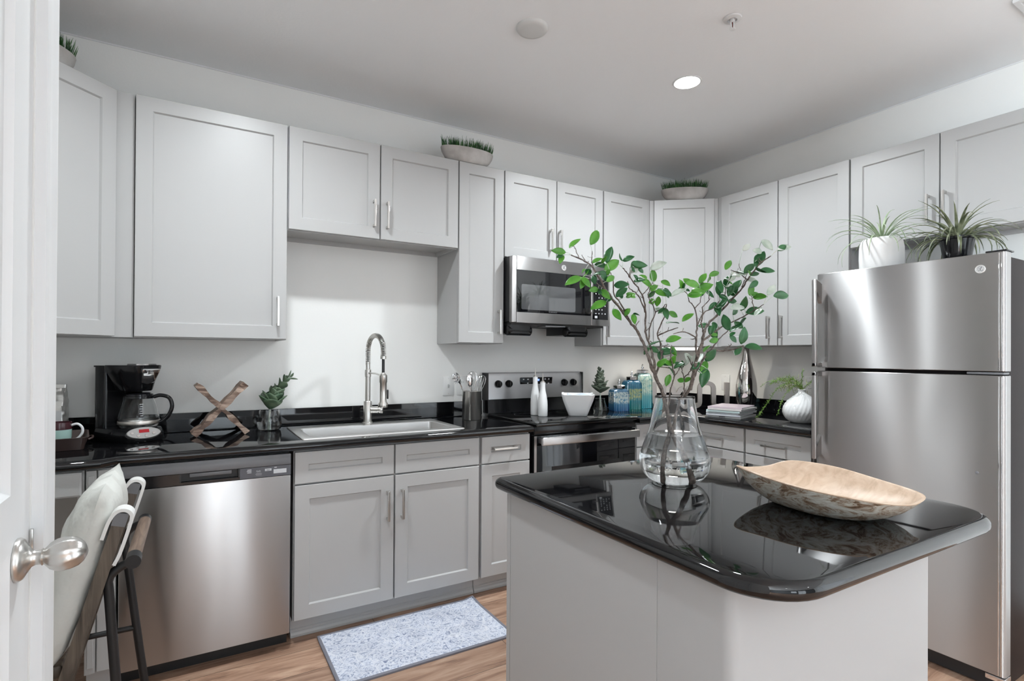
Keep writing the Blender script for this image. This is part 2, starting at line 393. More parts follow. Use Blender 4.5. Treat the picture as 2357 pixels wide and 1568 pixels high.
for (a_, b_, c_, d_) in ((LY0, LY1, LZ0, LZ0+.05), (LY0, LY1, LZ1-.05, LZ1), (LY0, LY0+.05, LZ0+.05, LZ1-.05), (-1.875, -1.825, LZ0+.05, LZ1-.05), (LY1-.05, LY1, LZ0+.05, LZ1-.05)): f.box(XW-.10, XW-.04, a_, b_, c_, d_)
o = struct(f.build('added_window_4', trim_m, smooth=0)); MB().box(XW-.072, XW-.066, LY0+.01, LY1-.01, LZ0+.01, LZ1-.01).build('pane', pane_m, o, smooth=0)  # added left window, unseen, put in to light the right-hand cabinets
# thin caulked bead where wall meets ceiling
struct(MB().box(XL, XR, YB-.005, YB, ZC-.007, ZC).build('trim_1', trim_m, smooth=0))
struct(MB().box(XR-.004, XR, YR, YB-.005, ZC-.006, ZC).build('trim_2', trim_m, smooth=0))
# door casing
c = MB()
prof = [(0, 0), (.016, 0), (.018, .012), (.012, .022), (.014, .060), (.018, .074), (.015, .088), (0, .092)]
def casing_run(y_in, sgn, z0, z1):
    ring = lambda z: [(XN+a, y_in+sgn*b, z) for a, b in prof]
    c.loft([ring(z0), ring(z1)])
casing_run(DY1+.004, 1, 0, DZ+.09); casing_run(DY0-.004, -1, 0, DZ+.09)
c.box(XN, XN+.016, DY0-.09, DY1+.09, DZ+.004, DZ+.095)
struct(c.build('trim_3', trim_m))
# the panelled door
dm = MB(); dx = XN-.002
dm.box(dx-.04, dx-.012, DY0+.003, DY1-.003, .008, DZ-.004)
ys = [DY0+.003, DY0+.115, (DY0+DY1)/2-.055, (DY0+DY1)/2+.055, DY1-.112, DY1-.003]
zs_ = [.008, .24, .985, 1.075, 1.93, DZ-.004]
for i in (0, 2, 4): dm.box(dx-.012, dx, ys[i], ys[i+1], .008, DZ-.004)
for i in (0, 2, 4):
    dm.box(dx-.012, dx, ys[1], ys[2], zs_[i], zs_[i+1]); dm.box(dx-.012, dx, ys[3], ys[4], zs_[i], zs_[i+1])
for (y0, y1) in ((ys[1], ys[2]), (ys[3], ys[4])):
    for (z0, z1) in ((zs_[1], zs_[2]), (zs_[3], zs_[4])):
        g = lambda d, x: [(x, y0+d, z0+d), (x, y1-d, z0+d), (x, y1-d, z1-d), (x, y0+d, z1-d)]
        dm.loft([g(0, dx), g(.010, dx-.010), g(.022, dx-.0105), g(.055, dx-.003)], False, True)
door = struct(dm.build('door_1', trim_m, smooth=20))
kx, ky, kz = dx, 1.135, .965
KM = Matrix.Translation((kx, ky, kz)) @ Matrix.Rotation(R_(90), 4, 'Y')
k = MB(KM)
kp_ = [(.0335, .0005), (.034, .004), (.031, .009), (.022, .014), (.0135, .019), (.0115, .024), (.0118, .030), (.0135, .032), (.012, .034), (.0140, .036), (.0205, .042), (.0245, .050), (.0262, .059), (.0252, .069), (.0215, .078), (.0150, .085), (.0075, .089), (.002, .0905)]
k.loft([[(r*(1+fl)*math.cos(a), r*(1+fl)*math.sin(a), z) for a, fl in [(2*math.pi*i/72, (.035*math.cos(9*(2*math.pi*i/72+z*9)) if .038 < z < .088 else 0)) for i in range(72)]] for r, z in kp_])
k.build('door_knob', nickel, door, smooth=50)
MB().box(XN-.001, XN+.004, DY1-.004, DY1+.002, kz-.028, kz+.028, .001).build('strike_plate', nickel, door)

# ================================================================== CABINETRY
def handle_mb(L, vertical):
    h = MB(); s = .0055
    if vertical:
        h.box(-s, s, -.034, -.023, -L/2, L/2, .0015); h.box(-s, s, -.024, 0, L/2-.014, L/2-.003); h.box(-s, s, -.024, 0, -L/2+.003, -L/2+.014)
    else:
        h.box(-L/2, L/2, -.034, -.023, -s, s, .0015); h.box(L/2-.014, L/2-.003, -.024, 0, -s, s); h.box(-L/2+.003, -L/2+.014, -.024, 0, -s, s)
    return h
def shaker(parent, x0, x1, z0, z1, fw=.062, handle=None, name='door', M=None):
    """recessed-panel front, its face on local y = 0"""
    rec = lambda d, y: [(x0+d, y, z0+d), (x1-d, y, z0+d), (x1-d, y, z1-d), (x0+d, y, z1-d)]
    b = MB(M); b.loft([rec(0, .02), rec(0, .0015), rec(.0015, 0), rec(fw, 0), rec(fw+.005, .009)])
    o = b.build(name, cab_m, parent, smooth=0)
    if handle:
        hx, hz, kind = handle[:3]
        hb = handle_mb(.145, kind == 'v')
        MM = (M or Matrix.Identity(4)) @ Matrix.Translation((hx, 0, hz))
        bmesh.ops.transform(hb.bm, matrix=MM, verts=hb.bm.verts)
        hb.build('handle', nickel, o, smooth=20)
    return o
def wall_cabinet(label, loc, rz, w, z0, z1, d, fronts, group=None):
    t = thing('wall_cabinet', label, 'cabinet', (loc[0], loc[1], z0), rz, group)
    h = z1-z0; b = MB(); e = .0008
    b.box(e, w-e, .0215, d, .022, h); b.box(e, w-e, .0215, .040, 0, .022)
    b.box(e, .017, .040, d, 0, .022); b.box(w-.017, w-e, .040, d, 0, .022); b.box(.017, w-.017, d-.014, d, 0, .022)
    b.build('carcass', cab_m, t, smooth=0)
    for f in fronts:
        hd = f[4] if len(f) > 4 else None
        if hd: hd = (hd[0], hd[1]-z0, hd[2])
        shaker(t, f[0], f[1], f[2]-z0, f[3]-z0, handle=hd)
    return t
YU = 2.847; DU = YB-.003-YU
zt = ZU1-.004
wall_cabinet('tall wide single-door grey wall cabinet above the coffee maker', (-.2205, YU), 0, .621, ZU0, ZU1, DU,
             [(.003, .618, ZU0+.004, zt, (.578, 1.502, 'v'))])
wall_cabinet('short two-door grey wall cabinet above the sink', (.402, YU), 0, .922, ZUS, ZU1, DU,
             [(.003, .4575, ZUS+.004, zt, (.4255, 2.044, 'v')), (.4645, .919, ZUS+.004, zt, (.4965, 2.042, 'v'))])
wall_cabinet('narrow single-door grey wall cabinet between sink and microwave', (1.3255, YU), 0, .304, ZU0, ZU1, DU,
             [(.003, .301, ZU0+.004, zt, (.265, 1.494, 'v'))])
wall_cabinet('two-door grey wall cabinet directly over the microwave', (1.631, YU), 0, .7755, 1.893, ZU1, DU,
             [(.003, .385, 1.897, zt, (.338, 2.03, 'v')), (.391, .7725, 1.897, zt, (.408, 2.03, 'v'))])
wall_cabinet('single-door grey wall cabinet just right of the microwave', (2.408, YU), 0, .452, ZU0, ZU1, DU,
             [(.005, .425, ZU0+.004, zt, (.030, 1.494, 'v'))])
wall_cabinet('two-door grey wall cabinet beside the refrigerator, above the silver vase', (3.2088, 2.565), R_(-90), .9085, ZU0, ZU1, XR-.003-3.2088,
             [(.043, .468, ZU0+.004, zt, (.415, 1.484, 'v')), (.474, .903, ZU0+.004, zt, (.501, 1.484, 'v'))])
wall_cabinet('short two-door grey wall cabinet over the refrigerator', (3.2088, 1.6555), R_(-90), .858, ZUS, ZU1, XR-.003-3.2088,
             [(.003, .4245, ZUS+.004, zt, (.3815, 2.048, 'v')), (.430, .855, ZUS+.004, zt, (.4515, 2.052, 'v'))])
# diagonal corner units
def corner_cabinet(label, poly, p0, p1, fx0, fx1, handle=None):
    t = thing('corner_wall_cabinet', label, 'cabinet', (p0[0], p0[1], ZU0))
    inv = Matrix.Translation((-p0[0], -p0[1], -ZU0))
    b = MB(inv); b.prism(poly, ZU0+.02, ZU1)
    pin = inset(poly, .017)
    n = len(poly)
    for i in range(n):
        j = (i+1) % n
        b.prism([poly[i], poly[j], pin[j], pin[i]], ZU0, ZU0+.02)
    b.build('carcass', cab_m, t, smooth=0)
    ax = V((p1[0]-p0[0], p1[1]-p0[1], 0)).normalized(); n_ = V((-ax.y, ax.x, 0))
    M = Matrix(((ax.x, n_.x, 0, -n_.x*.0215), (ax.y, n_.y, 0, -n_.y*.0215), (0, 0, 1, 0), (0, 0, 0, 1)))
    shaker(t, fx0, fx1, .004, zt-ZU0, handle=handle, M=M)
    return t
p0, p1 = (-.62, 2.545), (-.297, 2.868)
corner_cabinet('diagonal corner grey wall cabinet half hidden behind the white door', [(XL+.002, YB-.002), (XL+.002, 2.545), p0, p1, (-.2225, 2.868), (-.2225, YB-.002)], p0, p1, .004, .4525)
p0, p1 = (2.8625, 2.868), (3.229, 2.567)
corner_cabinet('diagonal corner grey wall cabinet beneath the grass planter', [(2.8625, YB-.002), p0, p1, (XR-.002, 2.567), (XR-.002, YB-.002)], p0, p1, .028, .446)

YF = 2.5485
def base_cabinet(label, loc, rz, w, d, fronts, toe=True, name='base_cabinet', hollow=False):
    t = thing(name, label, 'cabinet', (loc[0], loc[1], 0), rz)
    b = MB(); e = .0008
    if hollow:
        b.box(e, .02, .0415, d, .1, .8635); b.box(w-.02, w-e, .0415, d, .1, .8635); b.box(.02, w-.02, d-.012, d, .1, .8635); b.box(.02, w-.02, .0415, d-.012, .1, .118)
        b.box(e, .03, .0215, .0415, .1, .8635); b.box(w-.03, w-e, .0215, .0415, .1, .8635); b.box(.03, w-.03, .0215, .0415, .1, .125); b.box(.03, w-.03, .0215, .0415, .69, .8635); b.box(.445, .475, .0215, .0415, .125, .69)
    else: b.box(e, w-e, .0215, d, .1, .8635)
    b.box(e, w-e, .086, d, .0, .1)
    b.build('carcass', cab_m, t, smooth=0)
    if toe:
        q = MB(); q.loft([[(x, .086-a, z) for a, z in ((0, .001), (.013, .001), (.013, .012), (.008, .022), (.004, .026), (.004, .034), (0, .038))] for x in (.001, w-.001)])
        q.build('toe_moulding', cab_m, t, smooth=0)
    for f in fronts:
        kind, x0, x1, z0, z1 = f[:5]
        shaker(t, x0, x1, z0, z1, handle=f[5] if len(f) > 5 else None, name=kind, fw=.062 if kind == 'door' else .056)
    return t
D0, D1, E0, E1 = .715, .8567, .108, .707
base_cabinet('wide grey sink cabinet with two doors behind the rug', (.392, YF), 0, .930, YB-.003-YF,
             [('drawer_front', .004, .456, D0, D1), ('drawer_front', .464, .921, D0, D1),
              ('door', .004, .456, E0, E1, (.4245, .567, 'v')), ('door', .464, .921, E0, E1, (.4965, .567, 'v'))], hollow=True)
base_cabinet('narrow grey base cabinet between sink and stove, one drawer over a door', (1.3235, YF), 0, .312, YB-.003-YF,
             [('drawer', .006, .307, D0, D1, (.139, .7915, 'h')), ('door', .006, .307, E0, E1)])
base_cabinet('grey corner base cabinet just right of the stove', (2.4335, YF), 0, .450, YB-.003-YF,
             [('drawer', .006, .40, D0, D1), ('door', .006, .40, E0, E1)])
base_cabinet('grey drawer base behind the glass vase, below the magazines', (2.885, 2.53), R_(-90), .434, XR-.003-2.885,
             [('drawer', .007, .428, D0, D1, (.217, .772, 'h')), ('drawer', .007, .428, .415, .707, (.217, .63, 'h')), ('drawer', .007, .428, .108, .407, (.217, .33, 'h'))])
base_cabinet('grey drawer base beside the refrigerator, below the white dimpled vase', (2.885, 2.095), R_(-90), .414, XR-.003-2.885,
             [('drawer', .007, .409, D0, D1, (.20, .777, 'h')), ('drawer', .007, .409, .415, .707, (.20, .63, 'h')), ('drawer', .007, .409, .108, .407, (.20, .33, 'h'))])
# desk end at the far left of the run
t = thing('end_panel_cabinet', 'narrow grey filler cabinet left of the dishwasher', 'cabinet', (-.335, 2.50, 0))
b = MB(); b.box(0, .0915, .02, .655, .1, .861); b.box(0, .0915, .07, .655, 0, .1); b.build('carcass', cab_m, t, smooth=0)
b = MB(); b.box(.004, .034, .004, .0198, .11, .858); b.box(.010, .028, 0, .0045, .13, .84, .002); b.build('pilaster', cab_m, t, smooth=0)
MB().box(.038, .088, .006, .0198, .11, .858, .002).build('filler_strip', cab_m, t, smooth=0)
MB().box(.0, .0915, .055, .0698, .001, .03, .006).build('toe_moulding', cab_m, t)
t = thing('desk_apron', 'shallow grey apron under the far left counter, above a dark knee space', 'cabinet', (XL+.002, 2.51, .74))
b = MB(); b.box(0, .586, .0, .6, .03, .121); b.box(.586-.02, .586, 0, .6, 0, .03); b.build('drawer_box', cab_m, t, smooth=0)
rec = lambda d, y: [(.01+d, y, .03+d), (.58-d, y, .03+d), (.58-d, y, .118-d), (.01+d, y, .118-d)]
MB().loft([rec(0, 0), rec(0, -.017), rec(.006, -.02)]).build('drawer_front', cab_m, t, smooth=0)

# worktops
def worktop(name, label, poly, splashes, rot=None):
    t = thing(name, label, 'countertop', (poly[0][0], poly[0][1], .8655)); inv = Matrix.Translation((-poly[0][0], -poly[0][1], -.8655))
    b = MB(inv); b.slab(poly, .8655, T, .019, 6); b.build('slab', granite, t, smooth=40)
    for s in splashes: MB(inv).box(*s, .0015).build('backsplash', granite, t, smooth=20)
    return t
SK = (.432, 1.252, 2.592, 3.072)      # sink outline
cut = (SK[0]+.012, SK[1]-.012, SK[2]+.012, SK[3]-.012)
t = thing('countertop', 'long glossy black countertop holding the sink', 'countertop', (-.925, 2.5, .8655)); inv = Matrix.Translation((.925, -2.5, -.8655))
b = MB(inv)
front = [(XL+.001, 2.470), (-.285, 2.470), (-.24, 2.5145), (1.6385, 2.5145)]
pol = front+[(1.6385, 3.163), (XL+.001, 3.163)]
h = .01875; zc = (.8655+T)/2; n = 8; rings = []
for i in range(n+1):
    a = -math.pi/2+math.pi*i/n; q = inset(pol, .019*(1-math.cos(a)))
    rings.append([(x, y, zc+h*math.sin(a)) for x, y in q])
b.loft(rings, False, False)
top = [b.bm.verts.new(b.M @ V((x, y, T))) for x, y in inset(pol, .019)]
hole = [b.bm.verts.new(b.M @ V(p)) for p in ((cut[0], cut[2], T), (cut[1], cut[2], T), (cut[1], cut[3], T), (cut[0], cut[3], T))]
# top with the sink opening
tv = top
b.face([tv[0], tv[1], tv[2], hole[0], hole[3], tv[5]]); b.face([tv[2], tv[3], hole[1], hole[0]])
b.face([tv[3], tv[4], hole[2], hole[1]]); b.face([tv[4], tv[5], hole[3], hole[2]])
low = [b.bm.verts.new(b.M @ V((p[0], p[1], .8655))) for p in ((cut[0], cut[2]), (cut[1], cut[2]), (cut[1], cut[3]), (cut[0], cut[3]))]
for i in range(4): b.face([hole[i], hole[(i+1) % 4], low[(i+1) % 4], low[i]])
tv = [b.bm.verts.new(b.M @ V((x, y, .8655))) for x, y in inset(pol, .019)]
b.face([tv[0], tv[1], tv[2], low[0], low[3], tv[5]]); b.face([tv[2], tv[3], low[1], low[0]])
b.face([tv[3], tv[4], low[2], low[1]]); b.face([tv[4], tv[5], low[3], low[2]])
o = b.build('slab', granite, t, smooth=40)
MB(inv).box(XL+.002, 1.6385, 3.144, 3.163, T+.0003, .997, .0015).build('backsplash', granite, t, smooth=20)
worktop('countertop', 'glossy black corner countertop holding the blue jars and the magazines',
        [(2.4315, 2.5145), (2.80, 2.5145), (2.85, 2.465), (2.85, 1.668), (3.499, 1.668), (3.499, 3.163), (2.4315, 3.163)],
        [(2.4315, 3.478, 3.144, 3.163, T+.0003, .997), (3.480, 3.499, 1.668, 3.163, T+.0003, .997)])

# island
t = thing('kitchen_island', 'grey island base with a white plastered end wall in the foreground', 'island', (.87, .655, 0))
inv = Matrix.Translation((-.87, -.655, 0))
MB(inv).box(.872, 1.668, .842, 1.485, .0, .8615).build('cabinet_body', panel_m, t, smooth=0)
MB(inv).box(.866, .8718, .842, 1.462, .0, .8615).build('side_panel', panel_m, t, smooth=0)
MB(inv).box(.866, .8718, 1.464, 1.485, .0, .8615).build('corner_stile', panel_m, t, smooth=0)
MB(inv).prism(roundpoly([(.867, .655), (1.668, .655), (1.668, .8415), (.867, .8415)], [.022, .022, 0, 0], 6), 0, .8615).build('plaster_end_wall', mat('darkened_wall_plaster', (.43, .43, .43), .6), t, smooth=60)  # end wall plaster darkened to offset excess light on its front
ip = roundpoly([(.838, .535), (1.79, .535), (1.79, 1.537), (.838, 1.537)], [.13, .13, .03, .03], 10)
it = thing('island_countertop', 'glossy black island countertop with rounded corners in the foreground', 'countertop', (1.3, 1.03, .8625))
MB(Matrix.Translation((-1.3, -1.03, -.8625))).slab(ip, .8625, .9, .019, 10).build('slab', granite, it, smooth=40)
TI = .9

# ================================================================== APPLIANCES
# dishwasher
t = thing('dishwasher', 'stainless steel dishwasher with black control strip behind the chair', 'dishwasher', (-.236, 2.528, 0))
MB().box(.004, .608, .03, .60, .08, .862).build('tub', dark_m, t, smooth=0)
MB().box(.002, .610, .075, .60, .0, .079).build('toe_plate', blackmatte, t, smooth=0)
MB().box(0, .612, 0, .0295, .072, .765, .004).build('door_panel', steel, t)
MB().box(0, .612, -.002, .0295, .812, .8585, .003).build('top_trim', greyplastic, t)
cp = MB(); px0, px1 = .196, .412
cp.box(0, px0, 0, .0295, .7665, .811); cp.box(px0, px1, 0, .0295, .7665, .776)
cp.build('control_panel', blackplastic, t, smooth=0)
p = MB(); p.box(px0, px1, .022, .0295, .777, .811)
p.box(px0+.0003, px0+.006, 0, .022, .777, .811); p.box(px1-.006, px1-.0003, 0, .022, .777, .811)
p.build('handle_pocket', blackmatte, t, smooth=0)
MB().box(px0+.035, px1-.03, .004, .012, .794, .809, .002).build('pull_lip', greyplastic, t)
dp = MB().box(px1, .612, 0, .0295, .7665, .811).build('display_panel', panelgrey, t, smooth=0)
for (x, z, wd) in ((.440, .801, .016), (.438, .795, .018), (.440, .789, .016), (.545, .803, .010)): MB().box(x, x+wd, -.0006, 0, z, z+.0026).build('printed_mark', ink, dp, smooth=0)
for i, wd in enumerate((.020, .026, .022)): MB().box(.472-wd/2+.012, .472+wd/2+.012, -.0004, 0, .7855-i*.0042, .7862-i*.0042).build('printed_mark', ink, dp, smooth=0)
text('panel_text', 'Cycle', .0075, face_at(.483, -.0006, .7945), ink, dp)
MB().box(.508, .534, -.0006, 0, .7915, .8015).build('start_key', ink, dp, smooth=0)
text('panel_text', 'Start', .0072, face_at(.521, -.0012, .7965), inkd, dp)
MB().box(.542, .594, -.0008, 0, .778, .796, .0003).build('sticker', ink, dp, smooth=0)

# range
RX, RY, RW = 1.6515, 2.535, .7665
t = thing('range', 'black and stainless electric range with ceramic cooktop', 'stove', (RX, RY, 0))
MB().box(.004, RW-.004, .03, .62, .05, .893).build('oven_body', blackmatte, t, smooth=0)
MB().box(.02, RW-.02, .06, .60, .0, .05).build('base_plinth', blackmatte, t, smooth=0)
MB().box(0, RW, -.022, .555, .8935, .914, .007, 3).build('cooktop', ceramic_top, t)
for (x, y, r) in ((.20, .13, .105), (.56, .13, .085), (.20, .40, .08), (.56, .40, .10)):
    MB().loft([[(x+q*math.cos(a*math.pi/24), y+q*math.sin(a*math.pi/24), .9143) for a in range(48)] for q in (r-.0016, r)], False, False).build('burner_ring', greyplastic, t, smooth=0)
MB().box(.002, RW-.002, .0, .0295, .845, .893, .003).build('front_rail', blackplastic, t)
dr = MB(); dr.box(0, RW, 0, .0295, .195, .84, .003); od = dr.build('oven_door', blackglass, t)
MB().box(.0, .016, -.0012, 0, .195, .84).build('door_edge_trim', steel, od, smooth=0); MB().box(RW-.008, RW, -.0012, 0, .195, .84).build('door_edge_trim', steel, od, smooth=0)
MB().box(.12, RW-.12, -.0006, -.0001, .33, .66).build('oven_window', mat('oven_window_glass', (.02, .02, .021), .05), od, smooth=0)
hb = MB(); hb.box(.022, RW-.012, -.052, -.032, .790, .836, .007, 3); hb.box(.03, .055, -.034, 0, .80, .828); hb.box(RW-.045, RW-.02, -.034, 0, .80, .828)
hb.build('oven_handle', steel, od)
MB().box(0, RW, .0, .0295, .055, .188, .003).build('storage_drawer', steel, t)
bg = MB()
bg.loft([[(x, .553, .915), (x, .628, .915), (x, .628, 1.002), (x, .560, 1.002)] for x in (.004, RW-.004)]); bg.build('backguard_base', blackplastic, t, smooth=0)
bb = MB()
bb.loft([[(x, y, z) for y, z in q] for x, q in ((.0, [(.548+d, 1.006+d) for d in (0,)]+[(.628, 1.006), (.628, 1.178), (.585, 1.180), (.570, 1.172), (.562, 1.150)]), (RW, [(.548, 1.006), (.628, 1.006), (.628, 1.178), (.585, 1.180), (.570, 1.172), (.562, 1.150)]))])
bk_ = bb.build('control_backguard', mat('grey_painted_steel', (.50, .50, .51), .3, .85), t, smooth=30)
for x in (-.004, RW): MB().box(x, x+.004, .545, .628, 1.0, 1.178).build('end_cap', blackplastic, t, smooth=0)
tilt = Matrix.Rotation(math.atan2(.014, .144), 4, 'X')
def on_guard(x, z): return Matrix.Translation((x, .548+(z-1.006)*.0972, z)) @ tilt @ FACE
for i, x in enumerate((.078, .157, .610, .688)):
    kn = MB(on_guard(x, 1.106)).lathe([(.0245, .0005), (.0245, .006), (.0215, .020), (.020, .022)], 28).build('knob', blackplastic, t, smooth=40)
    q = MB(on_guard(x, 1.106)); q.box(-.005, .005, -.021, .021, .0215, .029, .002); q.build('pointer_grip', blackmatte, kn)
    q = MB(on_guard(x, 1.106))
    q.box(-.001, .001, -.034, -.0285, 0, .0006)
    q.build('dial_mark', inkd, t, smooth=0)
dsp = MB(on_guard(.378, 1.110)).box(-.130, .130, -.035, .035, 0, .002, .001).build('clock_panel', blackglass, t, smooth=0)
for (x, y) in ((-.105, .022), (-.07, .022), (-.07, -.004), (.07, .022), (.10, .022), (.07, -.008), (.10, -.008), (.10, -.026), (-.01, -.022)):
    MB(on_guard(.378, 1.110)).box(x-.006, x+.006, y-.004, y+.004, .002, .0026).build('touch_key', ink, dsp, smooth=0)
MB(on_guard(.378, 1.110)).box(-.012, .022, .010, .024, .002, .0026).build('clock_digits', bluedisp, dsp, smooth=0)

# microwave
MX, MY, MZ = 1.6335, 2.76, 1.492
t = thing('microwave', 'stainless over-the-range microwave with dark window', 'microwave', (MX, MY, MZ))
MB().box(.0015, .7545, .034, YB-.004-MY, .008, .398).build('case', blackmatte, t, smooth=0)
b = MB(); b.box(.02, .735, .04, .36, -.012, .0075); b.build('vent_grille', dark_m, t, smooth=0)
MB().box(.25, .40, .008, .10, -.018, -.0125).build('lamp_cover', greyplastic, t, smooth=0)
WX0, WX1, WZ0, WZ1 = .034, .598, .062, .318
d = MB()
d.box(0, WX0, 0, .0335, 0, .398, .004); d.box(WX0, .600, 0, .0335, 0, WZ0); d.box(WX0, .600, 0, .0335, WZ1, .398)
dr = d.build('door_frame', steel, t, smooth=20)
wd = MB().box(WX0, .5995, .003, .0335, WZ0, WZ1).build('window', blackglass, dr, smooth=0)
MB(FACE @ Matrix.Translation((0, 0, -.003))).prism(rrect(WX0+.035, .475, WZ0+.018, WZ1-.085, .01), .0, .0004).build('window_screen', mat('window_mesh_glass', (.075, .077, .08), .03, 0, Specular_IOR_Level=1.0), wd, smooth=0)
hh = MB(); hh.box(.560, .580, -.052, -.030, .078, .312, .006, 3); hh.box(.562, .590, -.032, .003, .078, .112, .003); hh.box(.562, .590, -.032, .003, .280, .312, .003); hh.build('door_handle', steel, dr)
c = MB(); c.box(.602, .756, 0, .0335, 0, .398, .003); cpn = c.build('control_side', steel, t)
kp = MB().box(.614, .742, -.0015, 0, .040, .300).build('keypad', blackglass, cpn, smooth=0)
for r_ in range(6):
    for c_ in range(4):
        if (r_+c_) % 5 == 4: continue
        MB().box(.635+c_*.026, .644+c_*.026, -.0021, -.0015, .076+r_*.026, .082+r_*.026).build('key_label', ink, kp, smooth=0)
MB().box(.630, .652, -.0021, -.0015, .048, .064).build('key_label', ink, kp, smooth=0)
def emblem(parent, M, r):
    e = MB(M).lathe([(r, .0), (r, .002), (r*.93, .003), (r*.88, .0022)], 36).build('emblem', mat_emb, parent, smooth=30)
    q = MB(M)
    q.tube(smooth_path([(r*.05, r*.55, .0026), (-r*.28, r*.5, .0026), (-r*.42, r*.1, .0026), (-r*.3, -r*.42, .0026), (-r*.02, -r*.2, .0026), (-r*.05, r*.15, .0026), (-r*.25, r*.02, .0026)]), r*.06, 6)
    q.tube(smooth_path([(r*.12, r*.15, .0026), (r*.34, r*.3, .0026), (r*.25, r*.55, .0026), (r*.1, r*.2, .0026), (r*.14, -r*.35, .0026), (r*.38, -r*.45, .0026), (r*.5, -r*.1, .0026)]), r*.06, 6)
    q.loft([[(k*math.cos(a*math.pi/18), k*math.sin(a*math.pi/18), .0026) for a in range(36)] for k in (r*.70, r*.74)], False, False)
    q.build('monogram', greyplastic, e, smooth=0)
mat_emb = mat('pale_emblem_metal', (.80, .79, .78), .3, .6)
emblem(dr, face_at(.380, 0, .356), .0175)
text('maker_text', 'GE APPLIANCES', .009, face_at(.300, -.0001, WZ0+.009) @ Matrix.Translation((0, 0, -.003)), greyplastic, wd)
# stove-top safety boxes under the microwave
for i, (x, lab) in enumerate(((1.640, 'black boxy fire canister under the left end of the microwave'), (2.075, 'black boxy fire canister under the right side of the microwave'))):
    q = thing('fire_canister', lab, 'safety device', (x, 2.80, MZ-.0125), 0, 'black canisters under the microwave')
    b = MB(); b.prism(rrect(0, .165, 0, .26, .025), -.052, 0); b.build('housing', blackmatte, q, smooth=40)
    b = MB(Matrix.Translation((.0825, .03, -.0335)) @ Matrix.Rotation(R_(90), 4, 'Y')); b.lathe([(.026, -.085), (.031, -.08), (.031, .08), (.026, .085)], 20); b.build('roll_cap', blackplastic, q)
    for k in range(3): MB().box(.025+k*.042, .055+k*.042, .07, .22, -.0535, -.0525).build('vent_slot', greyplastic, q, smooth=0)

# refrigerator
FXX, FYY = 2.65, 1.525
t = thing('refrigerator', 'stainless top-freezer refrigerator with dark sides', 'refrigerator', (FXX, FYY, 0), R_(-90))
MB().box(.006, .714, .066, .80, .03, 1.688, .004).build('cabinet_case', fridge_side, t)
MB().box(.02, .70, .05, .09, .008, .07).build('toe_grille', blackmatte, t, smooth=0)
for x in (.03, .66):
    for y in (.10, .74): MB().box(x, x+.03, y, y+.03, 0, .03).build('levelling_foot', blackplastic, t, smooth=0)
def fridge_door(name, z0, z1):
    b = MB()
    pol = roundpoly([(.0, .0), (.722, .0), (.722, .054), (0, .054)], [.014, .012, .004, .004], 6)
    b.loft([[(x, y, z0+.002) for x, y in inset(pol, .002)], [(x, y, z0+.004) for x, y in pol], [(x, y, z1-.004) for x, y in pol], [(x, y, z1-.002) for x, y in inset(pol, .002)]])
    o = b.build(name, steel, t, smooth=30)
    MB().box(.700, .7035, -.0022, .0008, z0+.006, z1-.006, .001).build('edge_trim', chrome, o)
    MB().box(.7085, .7115, -.002, .0012, z0+.006, z1-.006, .001).build('edge_trim', chrome, o)
    MB().box(.012, .712, .0545, .0655, z0+.008, z1-.008).build('door_gasket', blackmatte, o, smooth=0)
    return o
fz = fridge_door('freezer_door', 1.241, 1.704); fl = fridge_door('fresh_food_door', .078, 1.229)
def fridge_handle(parent, za, zb, up):
    b = MB()
    b.box(.008, .030, -.054, -.040, za, zb, .004, 3)
    zt_, zo = (zb, -1) if up else (za, 1)
    b.loft([[(x, -.042, zt_+zo*.002), (x, -.042, zt_+zo*.055), (x, 0, zt_+zo*.115), (x, 0, zt_+zo*.02)] for x in (.010, .028)])
    zt_, zo = (za, 1) if up else (zb, -1)
    b.box(.008, .03, -.054, 0.0, min(zt_, zt_+zo*.02), max(zt_, zt_+zo*.02), .003)
    b.build('door_handle', steel, parent)
fridge_handle(fz, 1.247, 1.672, True); fridge_handle(fl, .80, 1.222, False)
emblem(fz, face_at(.645, -.0003, 1.642), .0165)
MB(face_at(.636, 0, .845)).lathe([(.006, 0), (.006, .0015), (.004, .0025)], 16).build('door_plug', greyplastic, fl)
b = MB(); b.box(.655, .72, .015, .09, 1.7045, 1.711, .002); b.build('top_hinge', blackplastic, t)
b = MB(); b.box(.60, .715, .006, .06, 1.2305, 1.2395, .002); b.build('middle_hinge', greyplastic, t)
b = MB(); b.box(.66, .722, .004, .06, .056, .076, .003); b.box(.708, .722, .02, .05, .02, .06); b.build('bottom_hinge', chrome, t)

# ================================================================== SINK AND TAP
t = thing('kitchen_sink', 'single-bowl stainless drop-in sink set into the long black counter', 'sink', (SK[0], SK[2], T))
sw, sd = SK[1]-SK[0], SK[3]-SK[2]
out = rrect(0, sw, 0, sd, .012, 4); b0_ = rrect(.05, sw-.05, .05, sd-.125, .02, 4)
dn = lambda pts, z, d=0: [(x, y, z) for x, y in (inset(pts, d) if d else pts)]
b = MB(); b.loft([dn(out, .0002), dn(out, .004, .001), dn(out, .005, .004), dn(b0_, .005, -.006), dn(b0_, .003, -.001), dn(b0_, -.006), dn(b0_, -.17, .012), dn(b0_, -.19, .035)], False, True)
b.build('bowl', sink_steel, t, smooth=40)
MB().lathe([(.056, -.1885), (.054, -.187), (.03, -.1875), (.028, -.1895)], 28, (sw/2, .20, 0)).build('drain', chrome, t)
fx, fy = .851, 3.022
t = thing('spring_faucet', 'tall pull-down spring-neck faucet on the sink', 'faucet', (fx, fy, T+.0052))
dx_, dy_ = .12, -.993
